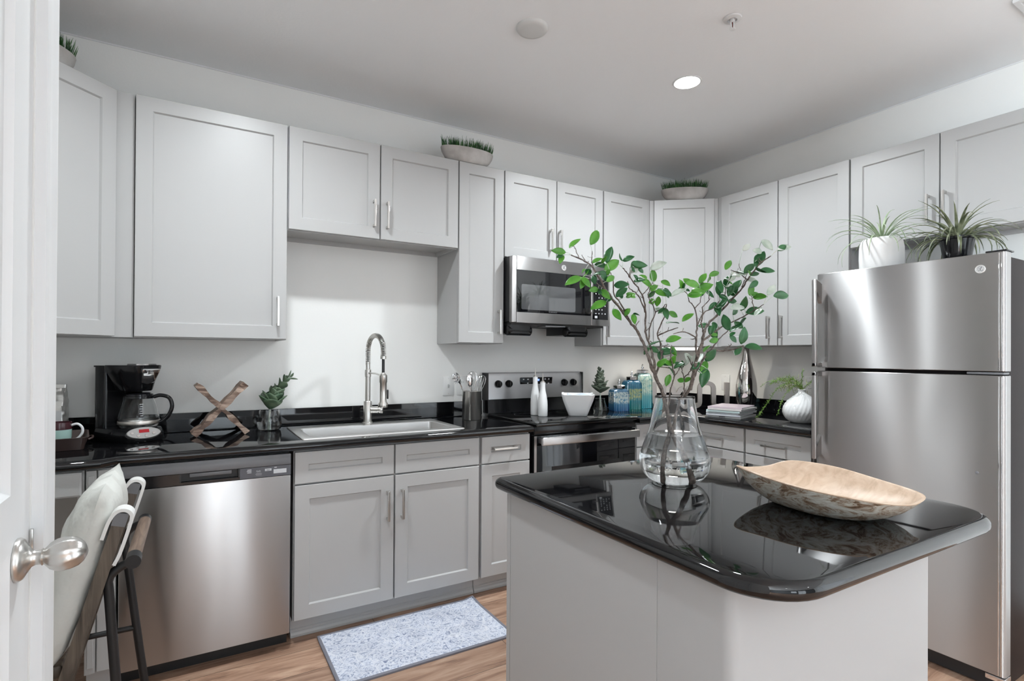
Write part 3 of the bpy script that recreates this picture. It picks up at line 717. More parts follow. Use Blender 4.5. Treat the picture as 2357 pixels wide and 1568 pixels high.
b = MB(); b.lathe([(.030, 0), (.030, .006), (.024, .008), (.0235, .12), (.020, .125), (.015, .126), (.015, .26), (.018, .262), (.018, .30), (.0125, .302), (.0125, .345)], 28); b.build('riser', nickel, t, smooth=40)
b = MB(Matrix.Translation((0, 0, .075)) @ Matrix.Rotation(math.atan2(-.45, .89), 4, 'Z') @ Matrix.Rotation(R_(90), 4, 'Y')); b.lathe([(.020, .02), (.020, .058), (.018, .060), (.018, .064), (.0205, .066), (.0205, .082), (.018, .085)], 24)
vl = b.build('valve_body', nickel, t, smooth=40)
ax_ = V((.89, -.45, 0)); MB().tube([ax_*.074+V((0, 0, .09)), ax_*.082+V((0, 0, .135)), ax_*.084+V((0, 0, .165))], [.0055, .005, .0045], 10).build('lever', nickel, vl)
reach = .205; zt_ = .495
arc = [V((0, 0, .33)), V((0, 0, .40))]
for i in range(0, 13):
    a = math.pi-math.pi*i/12; rr = reach/2
    arc.append(V((dx_*(rr+rr*math.cos(a)), dy_*(rr+rr*math.cos(a)), .405+.085*math.sin(a))))
arc += [V((dx_*reach, dy_*reach, .385)), V((dx_*reach, dy_*reach, .365))]
sp = smooth_path(arc, 4)
MB().tube(sp, .0065, 10).build('hose', blackplastic, t, smooth=60)
L = [0]
for p, q in zip(sp, sp[1:]): L.append(L[-1]+(q-p).length)
turns = 54; N_ = turns*12; co = []
def at_len(s):
    for i in range(1, len(L)):
        if L[i] >= s:
            f = (s-L[i-1])/max(1e-9, L[i]-L[i-1]); return sp[i-1].lerp(sp[i], f), (sp[i]-sp[i-1]).normalized()
    return sp[-1], (sp[-1]-sp[-2]).normalized()
side = V((-dy_, dx_, 0))
for i in range(N_+1):
    p, tg_ = at_len(L[-1]*i/N_*.985); n2 = tg_.cross(side); a = 2*math.pi*i/12
    co.append(p+(side*math.cos(a)+n2*math.sin(a))*.0125)
MB().tube(co, .0022, 5).build('spring', nickel, t, smooth=60)
hx, hy = dx_*reach, dy_*reach
b = MB(); b.lathe([(.024, .105), (.026, .108), (.026, .125), (.019, .135), (.0185, .235), (.0215, .24), (.0215, .275), (.012, .285), (.009, .29)], 24, (hx, hy, 0)); b.build('spray_head', nickel, t, smooth=40)
MB().lathe([(.0075, .288), (.0075, .364)], 16, (hx, hy, 0)).build('lower_hose', blackplastic, t, smooth=60)
MB().lathe([(.0155, .362), (.0155, .378)], 24, (hx, hy, 0)).build('spring_collar', nickel, t, smooth=40)
MB().tube([(0, 0, .282), (hx*.5, hy*.5, .282), (hx, hy, .272)], .005, 8).build('dock_arm', nickel, t)
MB().box(hx+.014, hx+.022, hy-.026, hy-.016, .15, .20, .003).build('spray_button', blackplastic, t)

# ================================================================== CEILING AND WALL FITTINGS
def downlight(x, y, watts, label):
    t = thing('recessed_light', label, 'ceiling light', (x, y, ZC), 0, 'recessed ceiling lights')
    MB().lathe([(.066, -.004), (.073, -.004), (.076, 0), (.066, -.0002)], 40, cap0=False, cap1=False).build('trim_ring', trim_m, t, smooth=30)
    MB().lathe([(.066, -.003), (.001, -.003)], 40, cap0=False).build('lens', lamp_m, t, smooth=0)
    l = area('downlight_lamp', (0, 0, -.006), (0, 0, 0), .13, .13, watts, (.90, .965, 1), 'DISK', R_(150)); l.parent = t
    return t
downlight(2.264, 2.0, DOWNLIGHT_W, 'round lit recessed light in the ceiling between sprinkler and stove')
downlight(.23, 2.0, DOWNLIGHT_W*.66, 'round lit recessed light over the dishwasher, above the top of the picture')
for x in (.45, 2.2): downlight(x, -1.6, REAR_FILL_W, 'added recessed fill light behind the camera, out of view')  # added unseen lamps that fill the room from behind
t = thing('ceiling_cover_plate', 'round blank white cover plate on the ceiling', 'cover plate', (1.295, 2.024, ZC))
MB().lathe([(.070, 0), (.070, -.008), (.066, -.014), (.050, -.017), (.001, -.018)], 48, cap1=False).build('disc', mat('ceiling_plate_white', (.66, .66, .65), .6), t, smooth=50)
t = thing('fire_sprinkler', 'small white sprinkler head hanging from the ceiling', 'sprinkler', (2.001, 1.52, ZC))
MB().lathe([(.018, -.002), (.020, -.010), (.036, -.006), (.038, -.001), (.030, 0)], 36).build('escutcheon', trim_m, t, smooth=40)
b = MB(); b.lathe([(.010, -.004), (.010, -.016), (.006, -.018)], 16); b.tube([(-.009, 0, -.016), (-.011, 0, -.028), (-.004, 0, -.046)], .0024, 8); b.tube([(.009, 0, -.016), (.011, 0, -.028), (.004, 0, -.046)], .0024, 8); b.lathe([(.004, -.044), (.012, -.047), (.012, -.049), (.003, -.05)], 16); b.build('frame_arms', trim_m, t)
MB().tube([(0, 0, -.018), (0, 0, -.043)], .002, 8).build('glass_bulb', mat('red_bulb', (.12, .01, .01), .1), t)
t = thing('air_vent', 'white ceiling air vent at the top right corner', 'air vent', (2.88, .50, ZC))
b = MB(); b.box(0, .5, .335, .353, -.012, 0); b.box(0, .5, 0, .02, -.012, 0); b.box(0, .02, .02, .335, -.012, 0); b.box(.48, .5, .02, .335, -.012, 0); b.build('frame', trim_m, t, smooth=0)
b = MB()
for k in range(14): b.box(.02, .48, .03+k*.0215, .042+k*.0215, -.010, -.003)
b.build('louvres', trim_m, t, smooth=0)
t = thing('under_cabinet_light', 'lit light strip under the diagonal corner cabinet', 'light strip', (3.045, 2.745, ZU0), math.atan2(2.567-2.868, 3.229-2.8625))
MB().box(-.13, .13, -.02, .02, -.022, -.0005, .003).build('housing', whiteplastic, t)
MB().box(-.125, .125, -.0205, .018, -.0235, -.006).build('lens', strip_m, t, smooth=0)
l = area('strip_lamp', (0, .0, -.026), (0, 0, 0), .24, .03, 1.3, (1, .95, .86)); l.parent = t
def plate(label, cat, loc, rz, kind):
    t = thing('wall_plate', label, cat, loc, rz)
    MB().box(-.037, .037, -.007, 0, -.060, .060, .003).build('cover', whiteplastic, t)
    if kind == 'toggle':
        MB().box(-.0055, .0055, -.0085, -.007, -.0125, .0125).build('slot', mat('switch_slot', (.55, .55, .54), .5), t, smooth=0)
        MB().loft([[(-.004, -.008, -.002), (.004, -.008, -.002), (.004, -.008, .007), (-.004, -.008, .007)], [(-.0035, -.021, .007), (.0035, -.021, .007), (.0035, -.021, .012), (-.0035, -.021, .012)]]).build('toggle', whiteplastic, t, smooth=0)
    elif kind == 'rocker':
        MB().box(-.017, .017, -.010, -.007, -.034, .034, .0015).build('rocker', whiteplastic, t)
    else:
        for z in (-.022, .022):
            o = MB().box(-.016, .016, -.0085, -.007, z-.014, z+.014, .001).build('socket', whiteplastic, t)
            q = MB(); q.box(-.007, -.005, -.0088, -.0085, z-.003, z+.006); q.box(.005, .007, -.0088, -.0085, z-.003, z+.006); q.build('socket_slots', inkd, o, smooth=0)
    for z in (-.048, .048): MB().box(-.0018, .0018, -.0078, -.007, z-.0018, z+.0018).build('screw', satin_silver, t, smooth=0)
    return t
plate('white toggle switch plate left of the utensil crock', 'light switch', (1.405, YB, 1.096), 0, 'toggle')
plate('white outlet plate half hidden behind the whisks', 'power outlet', (1.50, YB, 1.096), 0, 'outlet')
plate('white rocker switch plate behind the silver ribbon sculpture', 'light switch', (XR, 2.705, 1.096), R_(-90), 'rocker')
plate('white outlet plate behind the fern vase, beside the refrigerator', 'power outlet', (XR, 2.05, 1.108), R_(-90), 'outlet')

# rug
t = thing('kitchen_rug', 'blue and white printed rug in front of the sink cabinet', 'rug', (.497, 2.13, 0))
b = MB()
def rugz(x, y): return .008+.012*max(0, (x/.795-.93)/.07)*max(0, (y/.44-.8)/.2)
nx, ny = 24, 14; X0, X1, Y0, Y1 = .012, .783, .012, .428
b.loft([[(X0+(X1-X0)*i/nx, Y0+(Y1-Y0)*j/ny, rugz(X0+(X1-X0)*i/nx, Y0+(Y1-Y0)*j/ny)) for i in range(nx+1)] for j in range(ny+1)], False, False, closed=False)
b.build('pile', rug_m, t, smooth=60)
b = MB()
edge = [(x, y) for x, y in [(.006+(.783)*i/16, .006) for i in range(17)]+[(.789, .006+.428*i/10) for i in range(1, 11)]+[(.789-.783*i/16, .434) for i in range(1, 17)]+[(.006, .434-.428*i/10) for i in range(1, 10)]]
rg = []
for k in range(len(edge)+1):
    x, y = edge[k % len(edge)]; p0 = V(edge[k-1] if k else edge[-1]); p1 = V(edge[(k+1) % len(edge)]); d_ = (p1-p0).normalized(); nn = V((-d_.y, d_.x)); z = rugz(x, y)
    rg.append([(x+nn.x*a, y+nn.y*a, max(.0005, z-.004+c_)) for a, c_ in ((-.006, -.004), (.007, -.004), (.007, .006), (0, .0075), (-.006, .004))])
b.loft(rg, False, False); b.build('binding', rugedge, t, smooth=50)

# ================================================================== PLANTS AND SMALL OBJECTS
def leaf(b, base, d, up, L, W, bend=.4, cup=.25, p=.8, n=6, fold=True):
    """one leaf blade: grows from base along d, its face towards up, drooping by bend"""
    d = V(d).normalized(); up = V(up); side = d.cross(up)
    if side.length < 1e-4: side = d.orthogonal()
    side.normalize(); up = side.cross(d).normalized(); pos = V(base); rows = []
    for i in range(n+1):
        t = i/n; a = bend*t
        dd = d*math.cos(a)-up*math.sin(a); nn = up*math.cos(a)+d*math.sin(a)
        if i: pos = pos+dd*(L/n)
        w_ = W/2*max(.03, math.sin(math.pi*min(1, t**p*.97+.03)))**.8
        rows.append([pos-side*w_+nn*cup*w_, pos-side*w_*.5+nn*cup*w_*.3, pos, pos+side*w_*.5+nn*cup*w_*.3, pos+side*w_+nn*cup*w_])
    b.loft(rows, False, False, closed=False)
def blade(b, base, d, up, L, W, bend, n=7, keel=.25):
    """long narrow leaf tapering to a point"""
    d = V(d).normalized(); side = d.cross(V(up))
    if side.length < 1e-3: side = d.orthogonal()
    side.normalize(); up = side.cross(d).normalized(); pos = V(base); rows = []
    for i in range(n+1):
        t = i/n; a = bend*t*t**.3
        dd = d*math.cos(a)-up*math.sin(a); nn = up*math.cos(a)+d*math.sin(a)
        if i: pos = pos+dd*(L/n)
        w_ = W/2*(1-t**1.6)**.9*(.75+.25*min(1, t*4))+.0003
        rows.append([pos-side*w_+nn*keel*w_, pos-nn*keel*w_*.6, pos+side*w_+nn*keel*w_])
    b.loft(rows, False, False, closed=False)

# --- grass planters on top of the wall cabinets
def grass_planter(label, loc, rz, L, Wd, Hb, seed):
    rnd = random.Random(seed)
    t = thing('grass_planter', label, 'planter', loc, rz, 'grass planters on the wall cabinets')
    ell = lambda sx, sy, z, k=.0: [(sx*math.cos(a)*(1+k*math.cos(2*a)), sy*math.sin(a), z) for a in [2*math.pi*i/40 for i in range(40)]]
    b = MB(); b.loft([ell(L*.30, Wd*.30, 0), ell(L*.36, Wd*.36, .004), ell(L*.43, Wd*.43, Hb*.3), ell(L*.48, Wd*.48, Hb*.62), ell(L*.50, Wd*.50, Hb*.92), ell(L*.495, Wd*.495, Hb), ell(L*.475, Wd*.47, Hb), ell(L*.46, Wd*.45, Hb*.8), ell(L*.3, Wd*.3, Hb*.75)])
    b.build('bowl', stone, t, smooth=60)
    MB().loft([ell(L*.462, Wd*.452, Hb*.80), ell(L*.455, Wd*.44, Hb*.86)]).build('moss_bed', soil, t, smooth=0)
    g = MB()
    for _ in range(520):
        r = math.sqrt(rnd.random()); a = rnd.random()*2*math.pi
        x, y = L*.47*r*math.cos(a), Wd*.44*r*math.sin(a)
        d = V((x/L*.5+rnd.gauss(0, .10), y/L*.5+rnd.gauss(0, .10), 1))
        blade(g, (x, y, Hb*.83), d, (rnd.gauss(0, 1), rnd.gauss(0, 1), .1), Hb*.17+rnd.uniform(.045, .066), .0042, rnd.uniform(-.3, .3), 3, 0)
    o = g.build('grass', grass_m, t, smooth=0); o['kind'] = 'stuff'
    return t
grass_planter('grass planter standing on the cabinets left of the microwave', (1.40, 2.895, ZU1), R_(-2), .335, .13, .083, 1)
grass_planter('grass planter standing on the diagonal corner cabinet', (3.075, 2.735, ZU1), R_(-38), .335, .13, .083, 2)
grass_planter('grass planter at the top left, cut off by the white door', (-.535, 2.745, ZU1), R_(45), .30, .13, .083, 3)

# --- potted spider plants on the refrigerator
def spray_plant(label, loc, potmb, potmat, zt, n, Lr, Wb, material, seed, spread, lift):
    rnd = random.Random(seed)
    t = thing('potted_spider_plant', label, 'potted plant', loc, 0, 'spider plants on the refrigerator')
    potmb.build('pot', potmat, t, smooth=50)
    b = MB()
    for i in range(n):
        a = i*2.39996+rnd.uniform(-.3, .3); q = i/n
        el = R_(82-q*lift+rnd.uniform(-8, 8)); d = V((math.cos(a)*math.cos(el), math.sin(a)*math.cos(el), math.sin(el)))
        blade(b, (math.cos(a)*spread*q, math.sin(a)*spread*q, zt-.012), d, (0, 0, 1), rnd.uniform(*Lr), Wb*rnd.uniform(.7, 1.15), rnd.uniform(.7, 1.5)+q*1.1, 9)
    b.build('foliage', material, t, smooth=60, solid=.0008)
    return t
b = MB(); rp = lambda r, z, k=.42: [(x, y, z) for x, y in roundpoly([(-r, -r), (r, -r), (r, r), (-r, r)], [r*k*2*.9]*4, 7)]
b.loft([rp(.070, 0), rp(.078, .004), rp(.082, .02), rp(.084, .07), rp(.083, .125), rp(.078, .152), rp(.066, .166), rp(.050, .169), rp(.045, .160), rp(.043, .13)])
spray_plant('pale spider plant in a rounded white pot on the refrigerator', (2.80, 1.302, 1.6885), b, whitemat, .167, 46, (.16, .27), .0085, air_m, 5, .035, 62)
b = MB(); b.lathe([(.044, 0), (.0455, .003), (.060, .105), (.0635, .107), (.0640, .118), (.060, .119), (.056, .105), (.02, .10)], 36)
spray_plant('olive spider plant in a black plastic pot on the refrigerator', (2.80, 1.008, 1.6885), b, blackplastic, .118, 60, (.14, .25), .014, olive_m, 9, .045, 66)

# --- succulent sprigs in glasses
def glass_cup(label, loc, prof, wz, grp):
    t = thing('glass_vase', label, 'vase', loc, 0, grp)
    inner = [(max(.001, r-.004), z+(.008 if i == 0 else 0)) for i, (r, z) in enumerate(prof)]
    MB().lathe([(.001, 0)]+prof+inner[::-1]+[(.001, inner[0][1])], 40, cap0=False, cap1=False).build('glass_body', smoke, t, smooth=60)
    lv = [(r, z) for r, z in inner if z < wz]; r1 = lv[-1][0]
    MB().lathe([(.001, lv[0][1]-.0004)]+[(r+.0004, z) for r, z in lv]+[(r1, wz), (.001, wz)], 40, cap0=False, cap1=False).build('water', water, t, smooth=60)
    return t
def succulent(label, loc, path, rings, mtl, seed, z_in):
    """stem with whorls of cupped leaves; rings = (t, count, length, width, elevation, roll)"""
    rnd = random.Random(seed)
    t = thing('succulent_sprig', label, 'plant', loc)
    sp = smooth_path(path, 6)
    MB().tube(sp, [.006-.004*i/len(sp) for i in range(len(sp))], 8).build('stem', leaf_pale, t, smooth=60)
    b = MB(); e = MB()
    for tt, n, L_, W_, el, rot in rings:
        i = min(len(sp)-2, int(tt*(len(sp)-1))); p = sp[i]; ax = (sp[i+1]-sp[i]).normalized()
        u_ = ax.orthogonal().normalized(); v_ = ax.cross(u_)
        for k in range(n):
            a = rot+2*math.pi*k/n+rnd.uniform(-.15, .15); out_ = u_*math.cos(a)+v_*math.sin(a); ee = R_(el+rnd.uniform(-8, 8))
            d = out_*math.cos(ee)+ax*math.sin(ee)
            leaf(b, p, d, ax*math.cos(ee)-out_*math.sin(ee), L_*rnd.uniform(.9, 1.2), W_*rnd.uniform(1.2, 1.45), -.25, .34, 1.15, 7)
    b.build('foliage', mtl, t, smooth=60, solid=.0022)
    return t
grp = None
gprof = [(.046, .0), (.055, .006), (.0585, .035), (.054, .07), (.048, .098), (.047, .10)]
sx, sy = .345, 3.03
glass_cup('squat smoky glass with a succulent, left of the sink', (sx, sy, T+.0005), gprof, .045, grp)
succulent('grey-green succulent sprig leaning from the glass left of the sink', (sx, sy, T),
          [(0, 0, .012), (0, -.004, .08), (.008, -.006, .13), (.03, -.008, .19), (.07, -.01, .25), (.098, -.01, .272)],
          [(.30, 5, .095, .058, 38, .2), (.38, 5, .085, .056, 48, .9), (.48, 4, .072, .05, 55, .1), (.58, 4, .06, .045, 50, .7), (.68, 3, .052, .034, 45, .2), (.78, 3, .045, .026, 50, .9), (.9, 2, .042, .018, 50, .4), (.985, 1, .035, .02, 75, .2)], succ_m, 4, 0)
gprof2 = [(.050, .0), (.0515, .004), (.047, .03), (.036, .065), (.031, .088), (.033, .092)]
sx, sy = 2.470, 2.945
glass_cup('small flared glass with a succulent, beside the stove', (sx, sy, T+.0005), gprof2, .03, grp)
succulent('upright pine-cone shaped succulent sprig in the glass beside the stove', (sx, sy, T),
          [(0, 0, .012), (0, 0, .09), (.002, 0, .15), (-.004, 0, .22), (0, 0, .26), (-.01, 0, .305)],
          [(.36, 6, .085, .056, 28, .0), (.42, 6, .078, .054, 38, .6), (.50, 5, .066, .048, 46, .2), (.58, 5, .054, .040, 50, .9), (.66, 4, .048, .034, 52, .3), (.74, 4, .044, .026, 46, .8), (.83, 3, .040, .018, 42, .2), (.92, 2, .035, .014, 50, .6), (.985, 1, .03, .010, 30, .2)], succ2_m, 8, 0)

# --- coffee corner
ca = math.atan2(.75, .66)
cm = thing('coffee_maker', 'black drip coffee maker with red clock display on the left counter', 'coffee maker', (-.238, 2.975, T+.0006), R_(40))
# local: front is -y
b = MB(); foot = roundpoly([(-.10, .115), (-.10, -.02), (-.075, -.135), (.075, -.135), (.10, -.02), (.10, .115)], [.03, .08, .06, .06, .08, .03], 7)
ft = lambda z, k: [(x*k, y*k, z) for x, y in foot]
b.loft([ft(.0, .98), ft(.004, 1), ft(.030, 1), ft(.055, .93), ft(.058, .90)]); b.build('base', blackplastic, cm, smooth=50)
b = MB(); colm = roundpoly([(-.088, .112), (-.088, .035), (.088, .035), (.088, .112)], [.02, .012, .012, .02], 5)
b.loft([[(x, y, z) for x, y in colm] for z in (.056, .20, .328)]); b.build('water_tank', blackplastic, cm, smooth=50)
b = MB(); b.prism(roundpoly([(-.092, .116), (-.092, .03), (.092, .03), (.092, .116)], [.02, .012, .012, .02], 5), .328, .335); b.build('tank_lid', blackplastic, cm, smooth=40)
bask = roundpoly([(-.095, .034), (-.095, -.06), (-.05, -.125), (.05, -.125), (.095, -.06), (.095, .034)], [.01, .06, .05, .05, .06, .01], 6)
bk2 = lambda z, k, dy=0: [(x*k, -.038+(y+.038)*k+dy, z) for x, y in bask]
b = MB(); b.loft([bk2(.222, .62), bk2(.226, .66), bk2(.262, .76), bk2(.30, .92), bk2(.322, 1.0), bk2(.334, 1.02), bk2(.337, .99)]); fn = b.build('brew_basket', blackplastic, cm, smooth=45)
fp = Matrix.Translation((0, -.1085, .292)) @ Matrix.Rotation(R_(22), 4, 'X') @ FACE
b = MB(fp); b.loft([[(x*k, y*k, z) for x, y in roundpoly([(-.042, .036), (-.030, -.028), (0, -.040), (.030, -.028), (.042, .036)], [.006, .006, .01, .006, .006], 4)] for k, z in ((1.0, .002), (1.0, .012), (.92, .014))])
pl_ = b.build('badge_plate', chrome, fn, smooth=30)
text('badge_text', 'BLACK+DECKER', .0085, fp @ Matrix.Translation((0, .026, .0142)), inkd, pl_)
b = MB(); b.loft([bk2(.3375, .55, -.045), bk2(.343, .52, -.045)]); b.build('lid_plate', chrome, fn, smooth=30)
pm = Matrix.Translation((-.030, -.122, .037)) @ Matrix.Rotation(R_(-22), 4, 'Z') @ Matrix.Rotation(R_(-24), 4, 'X') @ FACE @ Matrix.Translation((0, 0, .010))
b = MB(pm); b.loft([[(.064*k*math.cos(a), .026*k*math.sin(a), z) for a in [2*math.pi*i/36 for i in range(36)]] for k, z in ((1, -.02), (1, .003), (.95, .005))])
cpn = b.build('control_panel', mat('silver_panel_plastic', (.30, .29, .285), .35, .4), cm, smooth=30)
MB(pm).box(-.018, .020, .0005, .0155, .005, .0058).build('clock_display', reddisp, cpn, smooth=0)
for x, y in ((-.044, .001), (-.022, -.012), (.008, -.014), (.036, -.004)):
    MB(pm @ Matrix.Translation((x, y, 0))).lathe([(.0065, .005), (.0058, .0072), (.001, .0075)], 14).build('button', chrome, cpn)
MB().lathe([(.066, .056), (.066, .0605), (.001, .061)], 36, (0, -.055, 0)).build('hot_plate', blackmatte, cm)
# carafe
rot = Matrix.Rotation(R_(40), 4, 'Z'); cpos = V((-.238, 2.975, T+.0615))+rot @ V((0, -.055, 0))
cf = thing('coffee_carafe', 'empty glass carafe standing on the coffee maker hot plate', 'carafe', cpos, R_(40))
outp = [(.066, 0), (.074, .004), (.0785, .022), (.076, .05), (.068, .09), (.0585, .122), (.055, .132)]
MB().lathe([(.001, 0)]+outp+[(r-.0025, z) for r, z in outp[::-1][:-1]]+[(.001, .003)], 44, cap0=False, cap1=False).build('glass_body', thinglass, cf, smooth=60)
b = MB(); b.lathe([(.056, .127), (.0595, .129), (.0595, .139), (.057, .141), (.054, .139), (.054, .128)], 40); b.build('collar', blackplastic, cf)
b = MB(); b.lathe([(.0535, .132), (.0535, .146), (.040, .153), (.001, .154)], 36); b.build('lid', blackplastic, cf)
dirh = (rot.inverted() @ V((.97, -.26, 0)))
hp = [dirh*r+V((0, 0, z)) for r, z in ((.058, .134), (.085, .140), (.118, .128), (.130, .092), (.118, .052), (.095, .026), (.077, .018))]
MB().tube(smooth_path(hp, 6), .0085, 10, flat=1.0).build('handle', blackplastic, cf, smooth=60)
MB().lathe([(.0793, .015), (.0797, .016), (.0797, .030), (.0790, .031)], 44, cap0=False, cap1=False).build('base_band', satin_silver, cf, solid=.0008)
for k in range(8):
    z = .034+k*.010; rr = .0792-.00015*k-max(0, z-.03)*.14
    dm_ = (rot.inverted() @ V((.2, -.98, 0))); a0 = math.atan2(dm_.y, dm_.x); wv = .22 if k % 2 else .14
    MB().loft([[(rr*math.cos(a), rr*math.sin(a), z+dz) for a in [a0-wv*.5+wv*i/6 for i in range(7)]] for dz in (0, .0022)], False, False, closed=False).build('measure_mark', ink, cf, smooth=0)
# mug, coffee bag and tray half hidden by the door
t = thing('serving_tray', 'dark brown leather tray on the far left counter', 'tray', (-.562, 2.86, T+.0006), R_(8))
b = MB(); q = lambda d, z: [(x, y, z) for x, y in inset(rrect(-.19, .19, -.15, .15, .03, 5), d)]
b.loft([q(.02, 0), q(.018, .002), q(.004, .046), q(.0, .05), q(.006, .051), q(.022, .008), q(.03, .006)]); b.build('tray_body', brownleather, t, smooth=50)
b = MB(); b.tube(smooth_path([(.186, -.05, .03), (.20, -.035, .034), (.203, 0, .036), (.20, .035, .034), (.186, .05, .03)], 5), .004, 8); b.build('handle', brownleather, t)
t = thing('coffee_mug', 'aqua mug with a maroon rim standing on the brown tray', 'mug', (-.478, 2.915, T+.0075), 0)
b = MB(); b.lathe([(.034, 0), (.038, .003), (.042, .03), (.043, .062)], 32, cap1=False); b.lathe([(.001, .008), (.038, .010), (.040, .062)], 32, cap1=False, cap0=False); b.build('cup_body', aqua, t, smooth=50)
b = MB(); b.loft([[(r*math.cos(a), r*math.sin(a), z) for a in [2*math.pi*i/32 for i in range(32)]] for r, z in ((.043, .062), (.0435, .088), (.0425, .092), (.041, .091), (.040, .062))], False, False); b.build('rim_band', maroon, t, smooth=50)
MB().tube(smooth_path([(.041, -.004, .078), (.062, -.006, .082), (.078, -.008, .066), (.078, -.008, .042), (.062, -.006, .020), (.041, -.004, .016)], 6), .0052, 10).build('handle', trim_m, t, smooth=60)
t = thing('coffee_bag', 'crinkled silver foil bag behind the mug at the far left', 'bag', (-.527, 3.075, T+.0006), R_(-10))
rnd = random.Random(3); rings = []
for i in range(13):
    z = .235*i/12; k = 1-(i/12)**3*.75
    rings.append([(x*(1-.12*(i/12))+rnd.gauss(0, .0022), y*k+rnd.gauss(0, .0022), z) for x, y in roundpoly([(-.055, -.035), (.055, -.035), (.055, .035), (-.055, .035)], [.02]*4, 4)])
b = MB(); b.loft(rings); b.build('foil_pouch', foil, t, smooth=25)
b = MB(); b.loft([[(x, y*.28, z) for x, y in roundpoly([(-.05, -.03), (.05, -.03), (.05, .03), (-.05, .03)], [.01]*4, 3)] for z in (.2352, .243, .250)]); b.build('rolled_top', foil, t)
b = MB(); b.box(.002, .046, -.0385, -.0375, .09, .135); b.build('paper_label', trim_m, t, smooth=0)

# --- crossed board stand
t = thing('cookbook_stand', 'rustic X-shaped wooden board stand between coffee maker and sink', 'stand', (.12, 2.955, T), R_(3))
def board(pts, th, y0, y1, seed):
    rnd = random.Random(seed); n = 12; b = MB(); p0, p1 = V(pts[0]), V(pts[1]); d = (p1-p0); nn = V((-d.y, d.x)).normalized(); rings = []
    for i in range(n+1):
        c = p0+d*(i/n); h = th/2*(1+.28*math.sin(i*1.7+seed)+rnd.uniform(-.12, .12)); o_ = rnd.uniform(-.002, .002)
        ya, yb = y0+rnd.uniform(-.006, .006), y1+rnd.uniform(-.006, .006)
        rings.append([(c.x-nn.x*(h-o_), ya, max(.0005, c.y-nn.y*(h-o_))), (c.x+nn.x*(h+o_), ya+.002, max(.0005, c.y+nn.y*(h+o_))), (c.x+nn.x*(h+o_), yb, max(.0005, c.y+nn.y*(h+o_))), (c.x-nn.x*(h-o_), yb, max(.0005, c.y-nn.y*(h-o_)))])
    return b.loft(rings)
bd = board([(-.112, .009), (.103, .245)], .026, -.055, .055, 1); o = bd.build('board', driftwood, t, smooth=25)
bd = board([(.112, .008), (-.103, .245)], .022, -.052, .058, 2); o = bd.build('board', driftwood, t, smooth=25)

# --- utensil crock
ux, uy = 1.465, 2.945
t = thing('utensil_crock', 'brushed steel crock full of utensils beside the stove', 'utensil holder', (ux, uy, T+.0006))
MB().lathe([(.0565, 0), (.058, .002), (.058, .168), (.0595, .170), (.0595, .173), (.056, .173), (.0555, .17), (.0555, .004), (.001, .004)], 44, cap1=False).build('crock_body', nickel, t, smooth=40)
def handle_rod(base, top, r=.0045): return MB().tube([base, V(base).lerp(V(top), .5), top], [r*1.2, r, r*.8], 10)
def whisk(label, base, top, rw, hw, n, rz):
    t = thing('whisk', label, 'whisk', (ux, uy, T+.0045), rz, 'whisks in the crock')
    base, top = V(base), V(top); ax = (top-base).normalized(); u_ = ax.orthogonal().normalized(); v_ = ax.cross(u_); neck = base+(top-base)*.5
    handle_rod(base, neck, .005).build('handle', chrome, t)
    for k in range(n):
        a = math.pi*k/n; s_ = u_*math.cos(a)+v_*math.sin(a); H = (top-neck).length
        pts = [neck+s_*(rw*w_)+ax*(H*h_) for w_, h_ in ((.08, 0), (.45, .25), (.85, .55), (1, .74), (.8, .92), (.3, .995), (0, 1), (-.3, .995), (-.8, .92), (-1, .74), (-.85, .55), (-.45, .25), (-.08, 0))]
        MB().tube(smooth_path(pts, 3), .0011, 5).build('wire_loop', chrome, t, smooth=60)
whisk('larger wire whisk standing in the middle of the crock', (.005, .012, .001), (.012, .02, .285), .030, .1, 5, 0)
whisk('slimmer wire whisk leaning right in the crock', (.0, -.01, .001), (.072, -.006, .262), .024, .1, 4, 0)
t = thing('pasta_server', 'steel pasta server leaning left out of the crock', 'utensil', (ux, uy, T+.0045))
p0, p1 = V((.02, 0, .001)), V((-.075, .01, .215))
handle_rod(p0, p1, .005).build('handle', chrome, t)
ax = (p1-p0).normalized(); b = MB(Matrix.Translation(p1+ax*.035) @ ax.to_track_quat('Z', 'Y').to_matrix().to_4x4())
b.lathe([(.006, -.04), (.022, -.022), (.029, 0), (.026, .024), (.012, .036)], 20, sx=1, sy=.45); hd = b.build('ladle_head', chrome, t)
for k in range(8):
    a = k*math.pi/4; cc_ = V((.027*math.cos(a)*.9, -.004, .005+.027*math.sin(a)))
    MM = Matrix.Translation(p1+ax*.035) @ ax.to_track_quat('Z', 'Y').to_matrix().to_4x4()
    MB(MM).tube([cc_, cc_+V((0, -.012, 0)), cc_+V((0, -.024, .002))], [.004, .0035, .002], 6).build('tooth', chrome, t)
t = thing('serving_spoon', 'dark steel serving spoon behind the whisks in the crock', 'utensil', (ux, uy, T+.0045))
handle_rod((-.01, -.028, .001), (-.03, -.036, .20), .0048).build('handle', chrome, t)
b = MB(Matrix.Translation((-.0335, -.037, .236)) @ Matrix.Rotation(R_(-6), 4, 'Y')); b.lathe([(.005, -.04), (.018, -.024), (.024, .002), (.018, .028), (.004, .038)], 20, sy=.35); b.build('spoon_bowl', chrome, t)

